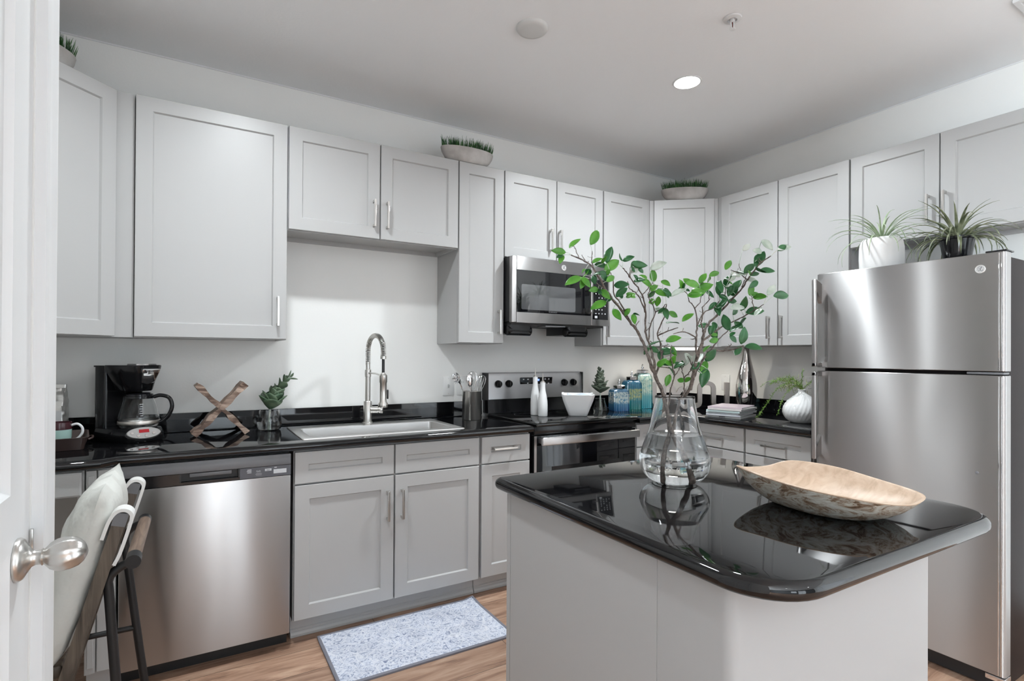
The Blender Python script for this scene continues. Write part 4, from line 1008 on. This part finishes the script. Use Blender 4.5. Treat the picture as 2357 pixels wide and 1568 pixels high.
# --- on the cooktop
def oil_bottle(label, x, y, H, r):
    t = thing('oil_bottle', label, 'bottle', (x, y, .9145), 0, 'white oil bottles on the stove')
    MB().lathe([(r*.9, 0), (r, .004), (r, H*.34), (r*.95, H*.46), (r*.78, H*.62), (r*.56, H*.76), (r*.50, H*.88), (r*.52, H*.97), (r*.53, H*.998), (r*.42, H)], 36).build('bottle_body', whitecer, t, smooth=60)
    MB().lathe([(r*.40, H+.0003), (r*.42, H+.004), (r*.36, H+.008), (.0045, H+.010), (.0038, H+.03), (.0022, H+.056)], 16).build('pourer', satin_silver, t, smooth=50)
oil_bottle('taller white oil bottle at the back on the cooktop', 1.885, 2.885, .243, .030)
oil_bottle('shorter white oil bottle in front on the cooktop', 1.889, 2.805, .212, .031)
t = thing('square_bowl', 'white square ceramic bowl with upturned corners on the cooktop', 'bowl', (2.118, 2.745, .9145), R_(-36))
t.scale = (1.05, 1.05, .95)
def sq(r, z, lift=0, k=.32):
    pts = roundpoly([(-r, -r), (r, -r), (r, r), (-r, r)], [r*k]*4, 6); o_ = []
    for x, y in pts: o_.append((x, y, z+lift*((abs(x)*abs(y))/(r*r))**1.7))
    return o_
b = MB(); b.loft([sq(.052, 0), sq(.056, .003), sq(.072, .05, 0), sq(.090, .098, .010, .26), sq(.099, .112, .040, .16), sq(.0965, .114, .040, .16), sq(.086, .095, .008, .26), sq(.068, .05), sq(.05, .008)]); b.build('bowl_body', whitecer, t, smooth=60)
t = thing('folded_napkin', 'pale blue napkin folded inside the white square bowl', 'napkin', (2.118, 2.745, 1.006), R_(-36))
t.scale = (1.02, 1.02, 1)
b = MB(); b.loft([[(x, y, z+.006*math.sin(x*60)*(1 if k else 0)) for x in [-.066+.132*i/10 for i in range(11)]] for k, (y, z) in enumerate(((.045, 0), (.03, .036), (.012, .040), (-.012, .034), (-.03, .030), (-.048, .0)))], False, False, closed=False); b.build('cloth', bluecloth, t, smooth=60, solid=.006)

# --- blue canisters
def canister(label, x, y, w, d, H, rz, mt, fill=None):
    t = thing('glass_canister', label, 'canister', (x, y, T+.0005), rz, 'ribbed glass canisters in the corner')
    def ring(k, z, rib):
        pts = []; n = 24
        for (ax0, ay0, ax1, ay1) in ((-1, -1, 1, -1), (1, -1, 1, 1), (1, 1, -1, 1), (-1, 1, -1, -1)):
            for i in range(n):
                f = i/n; px, py = (ax0+(ax1-ax0)*f)*w/2*k, (ay0+(ay1-ay0)*f)*d/2*k
                nx_, ny_ = (ay1-ay0)/2, -(ax1-ax0)/2
                o_ = rib*(-.5+.5*math.cos(f*math.pi*2*8)); c_ = min(1, min(f, 1-f)*14); o_ -= .006*(1-c_)
                pts.append((px+nx_*o_, py+ny_*o_, z))
        return pts
    b = MB(); b.loft([ring(.93, 0, 0), ring(1, .006, .009), ring(1, H*.80, .009), ring(.96, H*.90, .005), ring(.80, H*.97, .001), ring(.60, H, 0)]); b.build('jar_body', mt, t, smooth=50)
    l = MB().lathe([(.036, H), (.044, H+.002), (.045, H+.020), (.042, H+.024), (.034, H+.026), (.012, H+.029)], 8).build('lid', chrome, t, smooth=20)
    MB().lathe([(.008, H+.028), (.0045, H+.033), (.012, H+.040), (.012, H+.044), (.004, H+.049), (.008, H+.056), (.004, H+.063), (.001, H+.070)], 18).build('finial', chrome, l)
canister('shortest blue ribbed glass jar, closest to the stove', 2.625, 2.925, .125, .10, .158, R_(-14), jar_a)
canister('middle-height blue ribbed glass jar with mossy filling', 2.785, 2.965, .125, .10, .215, R_(-14), jar_b)
canister('tallest teal ribbed glass jar in the corner', 2.925, 3.000, .125, .10, .262, R_(-14), jar_c)

# --- ribbon sculpture across the corner
t = thing('ribbon_sculpture', 'satin silver meandering ribbon sculpture between jars and magazines', 'sculpture', (3.19, 2.80, T))
pA, pB = V((3.005, 2.955, 0)), V((3.395, 2.615, 0)); axr = (pB-pA).normalized(); axn = V((axr.y, -axr.x, 0))
key = [(1499, .195), (1499, .03), (1503, .022), (1510, .018), (1517, .022), (1521, .03), (1521, .165), (1524, .18), (1531, .188), (1538, .18), (1541, .165), (1541, .115), (1549, .10), (1556, .115), (1556, .14), (1563, .155), (1570, .14), (1570, .03), (1578, .018), (1590, .018), (1603, .03), (1603, .18), (1609, .192), (1618, .195), (1628, .192), (1634, .18), (1634, .032), (1641, .02), (1656, .02), (1664, .032), (1664, .200)]
Ls = (pB-pA).length
cl = [(Ls*((u-1499)/165.), z) for u, z in key]
cl = [V((a, b_, 0)) for a, b_ in cl]
cl2 = []
for p, q in zip(cl, cl[1:]):
    k = max(1, int((q-p).length/.012)); cl2 += [p.lerp(q, i/k) for i in range(k)]
cl2.append(cl[-1])
for _ in range(3): cl2 = [cl2[0]]+[(cl2[i-1]+cl2[i]*2+cl2[i+1])/4 for i in range(1, len(cl2)-1)]+[cl2[-1]]
b = MB(); rings = []
for i, p in enumerate(cl2):
    tg_ = (cl2[min(i+1, len(cl2)-1)]-cl2[max(i-1, 0)]).normalized(); nn = V((-tg_.y, tg_.x, 0)); h = .0155
    def P3(a, dep): return pA+axr*a.x+V((0, 0, max(.0005, a.y)))+axn*dep-V((3.19, 2.80, 0))
    rings.append([P3(p+nn*h, .022), P3(p+nn*h, -.022), P3(p-nn*h, -.022), P3(p-nn*h, .022)])
b.loft(rings); b.build('ribbon', mat('pewter_metal', (.40, .365, .34), .33, 1), t, smooth=50)

# --- magazines
mg = [('glossy white magazine with black spine mark, lowest of the stack', (.72, .72, .73), .012), ('silver-grey magazine second from the bottom of the stack', (.55, .56, .60), .010), ('white magazine just under the mint one in the stack', (.74, .75, .77), .012), ('pale mint magazine in the middle of the stack', (.55, .68, .68), .012), ('cream magazine second from the top of the stack', (.66, .63, .62), .011), ('dusty pink magazine on top of the stack', (.50, .42, .46), .009)]
z = T+.0004
for i, (lab, c_, h) in enumerate(mg):
    r2 = random.Random(i); cc_ = V((3.045, 2.305, z))+V((r2.uniform(-.012, .012), r2.uniform(-.012, .012), 0))
    t = thing('magazine', lab, 'magazine', cc_, R_(-73+r2.uniform(-5, 5)), 'magazines stacked on the corner counter')
    MB().box(-.105, .105, -.136, .136, .0012, h-.0012).build('pages', trim_m, t, smooth=0)
    cvm = mat('magazine_cover_%d' % i, c_, .25)
    b = MB(); b.box(-.107, .107, -.138, .138, h-.0012, h); b.box(-.107, .107, -.138, .138, 0, .0012); b.box(-.107, .107, -.1385, -.136, .0012, h-.0012); b.build('cover', cvm, t, smooth=0)
    if i == 0: MB().box(-.03, .01, -.1392, -.1385, .004, .008).build('spine_mark', inkd, t, smooth=0)
    z += h+.0006

# --- silver teardrop vase, dimpled vase with fern
t = thing('teardrop_vase', 'tall mirror-silver teardrop vase behind the magazines', 'vase', (3.352, 2.42, T+.0005))
MB().lathe([(p.x, p.z) for p in smooth_path([(.032, 0, 0), (.040, 0, .006), (.055, 0, .05), (.066, 0, .10), (.0705, 0, .155), (.067, 0, .21), (.053, 0, .28), (.037, 0, .34), (.0245, 0, .40), (.0185, 0, .45), (.0165, 0, .482), (.019, 0, .49)], 4)]+[(.0145, .49), (.012, .46)], 48).build('vase_body', mirror_glaze, t, smooth=60)
vx, vy = 3.13, 1.885
t = thing('dimpled_vase', 'white dimpled garlic-shaped vase with fern beside the refrigerator', 'vase', (vx, vy, T+.0005))
prof = [(.05, 0), (.066, .004), (.092, .03), (.103, .062), (.098, .095), (.078, .128), (.048, .155), (.026, .172), (.019, .185), (.021, .196), (.016, .196), (.013, .18)]
pf = smooth_path([(r, 0, z_) for r, z_ in prof], 4); n = 96; rings = []
for i, p in enumerate(pf):
    amp = .0028 if 5 < i < len(pf)-16 else 0
    rings.append([((p.x+amp*math.sin(a*28+i*.6)*math.sin(i*1.5))*math.cos(a), (p.x+amp*math.sin(a*28+i*.6)*math.sin(i*1.5))*math.sin(a), max(0, p.z)) for a in [2*math.pi*k/n for k in range(n)]])
MB().loft(rings).build('vase_body', whitecer, t, smooth=60)
t = thing('asparagus_fern', 'feathery green fern sprigs drooping out of the dimpled vase', 'plant', (vx, vy, T))
rnd = random.Random(12); fo = MB()
def frond(pts, nl, ll, dens):
    sp = smooth_path(pts, 8); MB().tube(sp, [.0016-.001*i/len(sp) for i in range(len(sp))], 6).build('stem', fern_m, t, smooth=60)
    for i in range(8, len(sp)):
        for k in range(dens):
            p = sp[i]+V((rnd.gauss(0, .002), rnd.gauss(0, .002), rnd.gauss(0, .002))); d = V((rnd.gauss(0, 1), rnd.gauss(0, 1), rnd.gauss(.2, 1)))
            d = (d+(sp[i]-sp[i-1]).normalized()*.9).normalized(); blade(fo, p, d, V((rnd.gauss(0, 1), rnd.gauss(0, 1), 1)), ll*rnd.uniform(.6, 1.2), .0022, rnd.uniform(-.5, .5), 2, 0)
frond([(0, 0, .15), (0, 0, .20), (-.03, .04, .235), (-.085, .10, .20), (-.12, .15, .10), (-.15, .19, .022)], 0, .017, 7)
frond([(0, 0, .15), (0, .005, .20), (-.03, .03, .215), (-.09, .06, .15), (-.11, .08, .05)], 0, .014, 5)
frond([(0, 0, .15), (.005, .0, .20), (0, .05, .25), (-.02, .11, .255), (-.03, .17, .23)], 0, .03, 8)
frond([(0, 0, .15), (0, 0, .21), (.006, .004, .26), (.01, .0, .315)], 0, .012, 4)
frond([(0, 0, .15), (.005, -.005, .20), (.03, -.05, .25), (.05, -.10, .28)], 0, .018, 6)
frond([(0, 0, .15), (0, .01, .20), (.01, .10, .245), (.0, .21, .238), (.01, .28, .20)], 0, .008, 3)
fo.build('foliage', fern_m, t, smooth=0)
ms = MB()
for _ in range(160):
    p = V((-.03+rnd.gauss(0, .03), .05+rnd.gauss(0, .038), .225+rnd.gauss(0, .02))); blade(ms, p, V((rnd.gauss(0, 1), rnd.gauss(0, 1), rnd.gauss(0, 1))), (rnd.random(), rnd.random(), 1), .03, .0026, rnd.uniform(-1, 1), 3, 0)
ms.build('needles', moss_m, t, smooth=0)

# ================================================================== ISLAND TOP
# --- wide wooden bowl
bc = at(1905, 1185, 1.404); bc.z = TI
R2 = V((math.cos(YAW), -math.sin(YAW), 0)); F2 = V((math.sin(YAW), math.cos(YAW), 0))
t = thing('wooden_bowl', 'wide carved wooden bowl with mottled bark outside, on the island', 'bowl', bc)
rim = [(.617, 1.477, .996), (.672, 1.553, .978), (.75, 1.592, .974), (.824, 1.592, .990), (.915, 1.535, .985), (.975, 1.435, .972), (1.004, 1.318, .963), (.93, 1.232, .962), (.86, 1.205, .966), (.789, 1.212, .974), (.705, 1.277, .981), (.652, 1.37, .987)]
rp_ = []
for a, f, z in rim: q = R2*a+F2*f-V((bc.x, bc.y, 0)); rp_.append(V((q.x, q.y, z-TI)))
c_ = len(rp_); loop = []
for i in range(c_):
    p0, p1, p2, p3 = rp_[i-1], rp_[i], rp_[(i+1) % c_], rp_[(i+2) % c_]
    for j in range(6):
        u = j/6; loop.append(.5*((2*p1)+(p2-p0)*u+(2*p0-5*p1+4*p2-p3)*u*u+(3*p1-p0-3*p2+p3)*u**3))
ctr = sum(loop, V())/len(loop); ctr.z = 0
def shell(k, zf, rad=0, off=0): return [(ctr.x*(1-k)*0+ctr.x+(p.x-ctr.x)*k, ctr.y+(p.y-ctr.y)*k, max(off, p.z*zf+off)) for p in loop]
b = MB(); b.mi = 0
b.loft([shell(k, zf) for k, zf in ((.40, .0), (.47, .015), (.60, .10), (.74, .28), (.86, .53), (.95, .80), (.99, .95))], True, False)
b.mi = 1
b.loft([shell(.99, .95), shell(1.0, .985), shell(.985, 1.003), shell(.965, 1.0), shell(.955, .98)], False, False)
b.loft([shell(k, zf, off=o_) for k, zf, o_ in ((.955, .98, 0), (.92, .85, .0), (.84, .58, .003), (.70, .32, .007), (.55, .14, .010), (.40, .04, .0115), (.2, .0, .012), (.01, 0, .012))], False, True)
b.build('bowl_shell', wood_bowl_out, t, smooth=60, extra=[wood_bowl_in])

# --- glass vase
vp = at(1552, 1110, 1.69); vp = V((1.302, 1.194, TI+.0005))
t = thing('glass_vase', 'large clear pear-shaped glass vase of leafy branches on the island', 'vase', vp)
prof = smooth_path([(.050, 0, 0), (.062, 0, .003), (.083, 0, .0145), (.101, 0, .037), (.108, 0, .062), (.1045, 0, .089), (.089, 0, .135), (.078, 0, .166), (.070, 0, .205), (.063, 0, .245), (.0605, 0, .268)], 4)
outer = [(p.x, p.z) for p in prof]; th = .0035
inner = [(max(.002, r-th), z+(.007 if i < 3 else .003 if i < 6 else 0)) for i, (r, z) in enumerate(outer)]
MB().lathe([(.001, 0)]+outer+[((outer[-1][0]+inner[-1][0])/2, outer[-1][1]+.0015)]+inner[::-1]+[(.001, inner[0][1])], 72, cap0=False, cap1=False).build('glass_body', glass, t, smooth=70)
wz = .152
lv = [(r, z) for r, z in inner if z < wz]; ra = [p for p in inner if p[1] >= wz][0]; rb_ = lv[-1]; f = (wz-rb_[1])/(ra[1]-rb_[1]); rw_ = rb_[0]+(ra[0]-rb_[0])*f
MB().lathe([(.001, lv[0][1]-.0003)]+[(r+.0003, z) for r, z in lv]+[(rw_+.0003, wz), (.001, wz)], 72, cap0=False, cap1=False).build('water', water, t, smooth=60)

# --- leafy branches; twig lines given as picture positions of a 2.24x view of the photo, spread in depth around the vase
DV = 1.69
def depth(x, y, k): return DV + .075*math.sin(x*.011+k*1.9)+.05*math.sin(y*.014+k*.7)*(1 if y < 850 else .2)
def bp(x, y, k):
    w_ = max(0, min(1, (900-y)/250)); return at(1200+x/2.24, 500+y/2.24, DV+(depth(x, y, k)-DV)*w_)
LB = [  # left branch
 ([(742, 958), (727, 905), (690, 820), (660, 740), (635, 660), (600, 592), (560, 540), (500, 460), (452, 400), (410, 330), (372, 265), (330, 228), (258, 196)], .0072, .0020),
 ([(690, 815), (684, 740), (662, 660), (640, 590), (641, 490), (622, 400), (582, 340), (545, 288), (524, 262)], .0042, .0014),
 ([(690, 815), (722, 722), (714, 640), (700, 600), (742, 500), (748, 448)], .0036, .0014),
 ([(700, 612), (745, 592), (805, 570)], .0026, .0014), ([(641, 490), (603, 404), (560, 370), (548, 330)], .0024, .0012),
 ([(655, 640), (664, 560), (690, 490), (655, 410), (665, 372)], .0026, .0012), ([(560, 540), (508, 440), (480, 400), (472, 320), (458, 285)], .0026, .0012),
 ([(600, 592), (592, 560), (608, 535)], .0018, .001), ([(470, 425), (430, 372), (352, 318)], .0020, .0011), ([(372, 262), (362, 215), (368, 175)], .0016, .001), ([(330, 228), (312, 195)], .0014, .0009),
 ([(622, 400), (650, 372), (680, 335)], .0016, .001), ([(300, 212), (280, 170), (272, 150)], .0014, .0008), ([(690, 490), (725, 470), (745, 448)], .0018, .001), ([(664, 640), (690, 655)], .0018, .001), ([(722, 722), (735, 670), (760, 655)], .0018, .001), ([(582, 340), (560, 300), (565, 255)], .0016, .0009)]
RB = [  # right branch
 ([(852, 945), (870, 880), (900, 800), (935, 740), (975, 690), (1040, 690), (1100, 680), (1145, 662)], .0064, .0018),
 ([(868, 890), (890, 800), (912, 700), (930, 660), (942, 600), (962, 552), (1005, 510), (1070, 440), (1130, 378), (1168, 322), (1228, 242), (1284, 200)], .0060, .0016),
 ([(905, 720), (900, 640), (906, 560), (895, 470), (862, 432)], .0036, .0013), ([(902, 622), (842, 592), (782, 602)], .0024, .0012),
 ([(935, 640), (1000, 590), (1045, 560), (1130, 520), (1202, 480), (1250, 450)], .0034, .0013), ([(906, 560), (932, 500), (935, 465), (966, 430), (968, 400)], .0024, .0012),
 ([(942, 600), (928, 545), (945, 490), (990, 470), (1025, 430)], .0026, .0012), ([(1070, 440), (1052, 400), (1055, 360)], .0018, .001), ([(975, 690), (1010, 640), (1060, 590), (1080, 570)], .0024, .0012),
 ([(1040, 690), (1075, 665), (1082, 652)], .0016, .001), ([(1168, 322), (1120, 290), (1078, 272)], .0016, .001), ([(1130, 378), (1150, 330), (1165, 290)], .0016, .001), ([(1202, 480), (1190, 430), (1186, 405)], .0015, .001), ([(1228, 242), (1215, 205)], .0012, .0008), ([(895, 470), (920, 440), (925, 405)], .0018, .001), ([(866, 438), (860, 405), (845, 385)], .0014, .0009), ([(1130, 275), (1122, 240)], .001, .0008), ([(1005, 510), (1020, 470), (1020, 445)], .0016, .001)]
SA = [([(775, 955), (768, 900), (785, 835), (790, 800), (762, 778), (700, 772)], .003, .0012), ([(788, 815), (775, 745), (770, 690), (775, 660)], .0022, .0011), ([(786, 825), (812, 790), (820, 762)], .0015, .001)]
SB = [([(838, 955), (840, 900), (838, 830), (862, 808), (880, 770), (885, 740)], .003, .0012), ([(838, 835), (828, 790), (822, 765)], .002, .001), ([(872, 790), (890, 770), (905, 755)], .0018, .001), ([(880, 770), (868, 735), (850, 712)], .0016, .001)]
# leaves: base x, y, tip x, y, shade (b bright, d dark, p pale)
LL = [(228,182,165,172,'b'),(214,196,200,234,'b'),(248,160,298,113,'b'),(356,142,395,70,'b'),(440,236,462,160,'d'),(362,238,412,214,'b'),(310,310,235,342,'b'),(326,318,308,362,'b'),(346,268,316,316,'b'),(428,275,500,224,'b'),(378,244,440,252,'d'),(524,226,576,205,'d'),(568,235,636,250,'d'),(664,266,736,236,'p'),(682,336,678,274,'b'),(618,328,682,356,'b'),(580,330,628,322,'d'),(478,352,546,346,'d'),(438,332,478,304,'b'),(396,370,356,377,'b'),(412,374,452,416,'b'),(438,436,366,468,'b'),(472,474,510,524,'b'),(488,412,540,368,'d'),(540,412,582,398,'b'),(722,328,762,350,'b'),(688,380,745,402,'b'),(708,408,700,456,'b'),(738,366,762,412,'d'),(740,468,752,520,'d'),(758,488,802,512,'b'),(748,548,816,540,'d'),(560,470,536,506,'b'),(652,668,722,638,'d'),(656,672,706,696,'d'),(708,694,778,692,'d'),(745,640,815,622,'b'),(772,668,795,708,'b'),(540,395,585,412,'b'),(500,240,460,232,'b'),(420,240,436,202,'b'),(648,318,612,300,'b'),(576,500,585,545,'b'),(690,470,735,492,'p'),(440,300,400,285,'d'),(660,380,700,352,'b'),(520,420,500,386,'d'),(410,300,452,330,'d'),(372,300,380,340,'d'),(470,410,432,428,'d'),(604,265,565,282,'p'),(742,400,705,372,'d'),(520,500,548,478,'d'),(330,270,360,292,'d'),(600,330,582,300,'d'),(690,430,660,440,'b')]
RL = [(772,410,842,372,'p'),(830,372,820,328,'b'),(846,340,916,348,'b'),(918,342,950,294,'b'),(968,304,1016,284,'b'),(856,404,922,402,'b'),(880,402,975,360,'b'),(900,384,978,350,'b'),(830,538,882,500,'b'),(1018,402,1026,335,'d'),(1050,362,1066,308,'d'),(1006,470,1050,440,'d'),(1066,432,1106,434,'d'),(1088,384,1128,328,'d'),(1084,404,1112,372,'d'),(1052,272,1078,224,'b'),(1080,292,1126,304,'p'),(1150,292,1196,242,'d'),(1180,302,1222,288,'d'),(1160,322,1210,328,'p'),(1208,256,1248,182,'d'),(1228,280,1300,276,'d'),(1240,118,1290,162,'p'),(1320,168,1386,150,'p'),(1322,172,1362,148,'d'),(1176,404,1190,350,'b'),(1194,412,1256,408,'b'),(1268,402,1306,354,'p'),(1300,408,1382,400,'d'),(1132,482,1158,420,'d'),(1158,492,1242,482,'d'),(1090,504,1112,466,'d'),(1070,584,1044,510,'d'),(1072,592,1134,558,'d'),(968,560,1004,622,'d'),(970,642,1012,630,'b'),(1074,612,1106,642,'d'),(1132,654,1152,576,'d'),(1152,668,1234,676,'d'),(1100,712,1132,668,'d'),(974,606,988,560,'d'),(940,696,972,660,'b'),(948,742,998,690,'d'),(930,806,952,744,'b'),(956,782,934,866,'d'),(900,752,932,706,'p'),(884,784,915,752,'d'),(1006,440,1020,500,'d'),(1010,330,1034,382,'d'),(1240,180,1200,172,'p'),(1140,170,1178,142,'p'),(1080,300,1150,292,'p'),(1070,330,1100,300,'p'),(1146,460,1066,470,'p'),(1160,520,1120,560,'d'),(1060,420,1030,450,'d'),(1090,350,1068,402,'d'),(945,380,990,410,'d'),(1220,330,1180,360,'d'),(1240,470,1205,505,'p'),(880,350,840,320,'b'),(1205,230,1232,190,'d'),(990,540,1000,575,'d'),(1098,540,1140,570,'d')]
SLA = [(728,742,776,762,'b'),(746,728,724,760,'b'),(758,772,786,812,'d'),(766,812,748,865,'b'),(788,782,832,750,'d'),(770,760,790,720,'b'),(700,770,735,740,'b')]
SLB = [(838,848,808,838,'b'),(838,848,874,832,'b'),(842,766,874,722,'p'),(842,702,872,742,'p'),(880,790,912,752,'d'),(830,775,796,752,'d'),(886,745,905,715,'p')]
def branch(label, loc_uv, lines, leaves, below, k, seed):
    rnd = random.Random(seed); base = bp(*loc_uv, k)
    t = thing('leafy_branch', label, 'branch', base, 0, 'leafy branches in the glass vase')
    st = MB(Matrix.Translation(-base)); pts_all = []
    for li, (ln_, r0, r1) in enumerate(lines):
        P_ = [bp(x, y, k) for x, y in ln_]
        if li == 0: P_ = [vp+V(q) for q in below]+P_[1:]
        sm_ = smooth_path(P_, 5)
        sm_ = [p+V((rnd.gauss(0, .0009), rnd.gauss(0, .0009), 0)) for p in sm_]
        pts_all += sm_
        rr = [(r0+(r1-r0)*i/(len(sm_)-1))*(1+.14*math.sin(i*2.1+li)) for i in range(len(sm_))]
        st.tube(sm_, rr, 8)
        for i in range(6, len(sm_)-3, 9):                       # short spurs and buds
            d = V((rnd.gauss(0, 1), rnd.gauss(0, 1), rnd.gauss(.5, .7))).normalized()*rnd.uniform(.008, .018); st.tube([sm_[i], sm_[i]+d*.6, sm_[i]+d+V((0, 0, .003))], [rr[i]*.55, rr[i]*.4, .0007], 6)
    st.build('stem', bark, t, smooth=60)
    fo = MB(Matrix.Translation(-base)); fidx = {'b': 0, 'd': 1, 'p': 2}
    pe = MB(Matrix.Translation(-base))
    for (x0, y0, x1, y1, sh) in leaves:
        u, v = 1200+x0/2.24, 500+y0/2.24
        best = min(pts_all, key=lambda p: (lambda q: (q-at(u, v, (p-EYE).dot(_f2))).length)(p))
        dd = (best-EYE).dot(_f2); a = at(u, v, dd+rnd.uniform(-.012, .012))
        L_img = math.hypot(x1-x0, y1-y0)/2.24/PXF*dd
        tilt_ = rnd.uniform(-.75, .75)
        e_ = at(1200+x1/2.24, 500+y1/2.24, dd+L_img*tilt_)
        d = e_-a; Lr = d.length
        up = (EYE-a).normalized()+V((0, 0, .55))+V((rnd.gauss(0, .45), rnd.gauss(0, .45), rnd.gauss(0, .25)))
        fo.mi = fidx[sh]
        L_real = min(Lr, .058)*1.14
        leaf(fo, a, d+up.normalized()*Lr*.12, up, L_real, max(.019, L_img*.60), .3, .28, .9, 8)
        if rnd.random() < .34:                                   # smaller second leaf of the pair
            d2 = (Matrix.Rotation(rnd.uniform(.9, 2.2)*rnd.choice((-1, 1)), 4, (EYE-a).normalized()) @ d)
            fo.mi = rnd.choice((0, 1, 1, fidx[sh])); leaf(fo, a, d2, up+V((rnd.gauss(0, .4), rnd.gauss(0, .4), .2)), L_real*.72, max(.014, L_img*.42), .35, .3, .9, 7)
        if (best-a).length > .002: pe.tube([best, (best+a)/2+V((0, 0, .002)), a], [.0011, .0009, .0008], 5)
    fo.build('foliage', leaf_bright, t, smooth=70, extra=[leaf_dark, leaf_pale], solid=.0005)
    pe.build('leaves', leaf_pale, t, smooth=60)
    return t
branch('left leafy branch rising and arching left from the glass vase', (742, 958), LB, LL, [(.030, -.035, .016), (.012, -.012, .09), (-.008, .004, .155), (-.024, .010, .225)], .3, 21)
branch('right leafy branch rising and arching right from the glass vase', (852, 945), RB, RL, [(-.042, .002, .016), (-.022, .012, .09), (.004, .010, .17), (.020, .002, .235)], 1.4, 22)
branch('short leafy sprig left of centre in the vase mouth', (775, 955), SA, SLA, [(.004, .03, .15), (-.006, .022, .20), (-.012, .012, .25)], 2.3, 23)
branch('short leafy sprig right of centre in the vase mouth', (838, 955), SB, SLB, [(.028, -.012, .15), (.022, -.006, .20), (.014, -.004, .25)], 3.1, 24)

# ================================================================== CHAIR AT THE DESK
t = thing('desk_chair', 'black tube and dark wood chair with off-white cushion, half behind the door', 'chair', (-.42, 2.09, 0))
cinv = Matrix.Translation((.42, -2.09, 0))
yn, yf = 1.885, 2.295
def stile(y):
    b = MB(cinv); p0, p1 = V((-.355, y, .17)), V((-.166, y, .842)); d = (p1-p0).normalized(); w_ = V((d.z, 0, -d.x))
    rings = []
    for q in (p0, p0.lerp(p1, .5), p1): rings.append([tuple(q+w_*a+V((0, b_, 0))) for a, b_ in ((-.016, -.021), (.016, -.021), (.016, .021), (-.016, .021))])
    b.loft(rings); o = b.build('back_stile', darkwood, t, smooth=0)
    cap = MB(cinv); rings = []
    for q in (p1-d*.035, p1+d*.002): rings.append([tuple(q+w_*a+V((0, b_, 0))) for a, b_ in ((-.0168, -.022), (.0168, -.022), (.0168, .022), (-.0168, .022))])
    cap.loft(rings); cap.build('metal_cap', greyplastic, o, smooth=0)
    st = MB(cinv); q = p1-d*.055; rings = []
    path = [(-.026, -.02), (-.024, .030), (-.014, .058), (.006, .066), (.024, .054), (.027, .02), (.026, -.05), (.021, -.085)]
    sp = smooth_path([q+w_*a+d*c_ for a, c_ in path], 5)
    rr = []
    for i, p in enumerate(sp):
        tg_ = (sp[min(i+1, len(sp)-1)]-sp[max(i-1, 0)]).normalized(); nn = V((0, 1, 0)).cross(tg_).normalized()
        rr.append([tuple(p+nn*a+V((0, b_, 0))) for a, b_ in ((-.0045, -.026), (.0045, -.026), (.0045, .026), (-.0045, .026))])
    st.loft(rr); st.build('strap', strap_m, o, smooth=40)
    return o
stile(yn); stile(yf)
def leg(y, x0, x1):
    b = MB(cinv)
    b.tube(smooth_path([(-.142, y, .700), (-.178, y, .682), (x0, y, .655), (x0+.003, y, .60), ((x0+x1)/2, y, .30), (x1, y, .001)], 6), .0125, 12)
    return b.build('leg', blackmatte, t, smooth=60)
leg(yn, -.198, -.150); leg(yf, -.194, -.118)
for y in (yn, yf): MB(cinv).tube([(-.62, y, .44), (-.66, y, .22), (-.69, y, .001)], .0125, 12).build('leg', blackmatte, t, smooth=60)
for y in (yn, yf): MB(cinv).tube([(-.155, y, .335), (-.42, y, .335), (-.64, y, .335)], .0095, 10).build('side_stretcher', blackmatte, t, smooth=60)
MB(cinv).tube([(-.66, yn, .26), (-.66, (yn+yf)/2, .26), (-.66, yf, .26)], .0095, 10).build('foot_rail', blackmatte, t, smooth=60)
hr = MB(cinv).tube([(-.142, yn+.02, .702), (-.140, 2.09, .704), (-.138, yf-.02, .706)], .0185, 16).build('hand_rail', railwood, t, smooth=60)
for y in (yn, yf): MB(cinv).tube([(-.14, y-.022, .702), (-.14, y+.022, .704)], .0198, 16).build('rail_cap', blackmatte, hr, smooth=60)
b = MB(cinv); b.box(-.65, -.30, yn+.01, yf-.01, .405, .44, .006); b.build('seat_frame', darkwood, t)
def pillow(name, c, w, h, th, tiltx, m, seed, nseam=0):
    """puffy cushion in the y-z plane, leaning about y"""
    rnd = random.Random(seed); b = MB(cinv @ Matrix.Translation(c) @ Matrix.Rotation(tiltx, 4, 'Y')); nx, nz = 22, 22
    for sgn in (-1, 1):
        rows = []
        for j in range(nz+1):
            v = -1+2*j/nz; row = []
            for i in range(nx+1):
                u = -1+2*i/nx
                e = max(0, (1-abs(u)**3.2)*(1-abs(v)**3.2))**.55
                pin = 1-.05*(1-abs(v))*(abs(u)**4)
                wr = .004*math.sin(u*9+v*4+seed)*e+.003*math.sin(v*13-u*5+seed*2)*e
                row.append((sgn*(th/2*e+wr*sgn*sgn), u*w/2*pin*(1-.04*(1-v*v)*0), v*h/2*(1-.05*(1-u*u)*0)))
            rows.append(row)
        b.loft(rows, False, False, closed=False)
    return b.build(name, m, t, smooth=70)
pillow('back_cushion', (-.278, 2.075, .672), .45, .50, .135, R_(15), fabric, 1)
pillow('lumbar_cushion', (-.40, 2.06, .56), .36, .26, .10, R_(24), greyfab, 2)
pillow('seat_cushion', (-.475, 2.09, .475), .40, .36, .075, R_(90), beigefab, 3)
for y in (1.97, 2.21):
    MB(cinv).box(-.67, -.30, y-.012, y+.012, .5125, .5155, .001).build('seat_strap', strap_m, t)
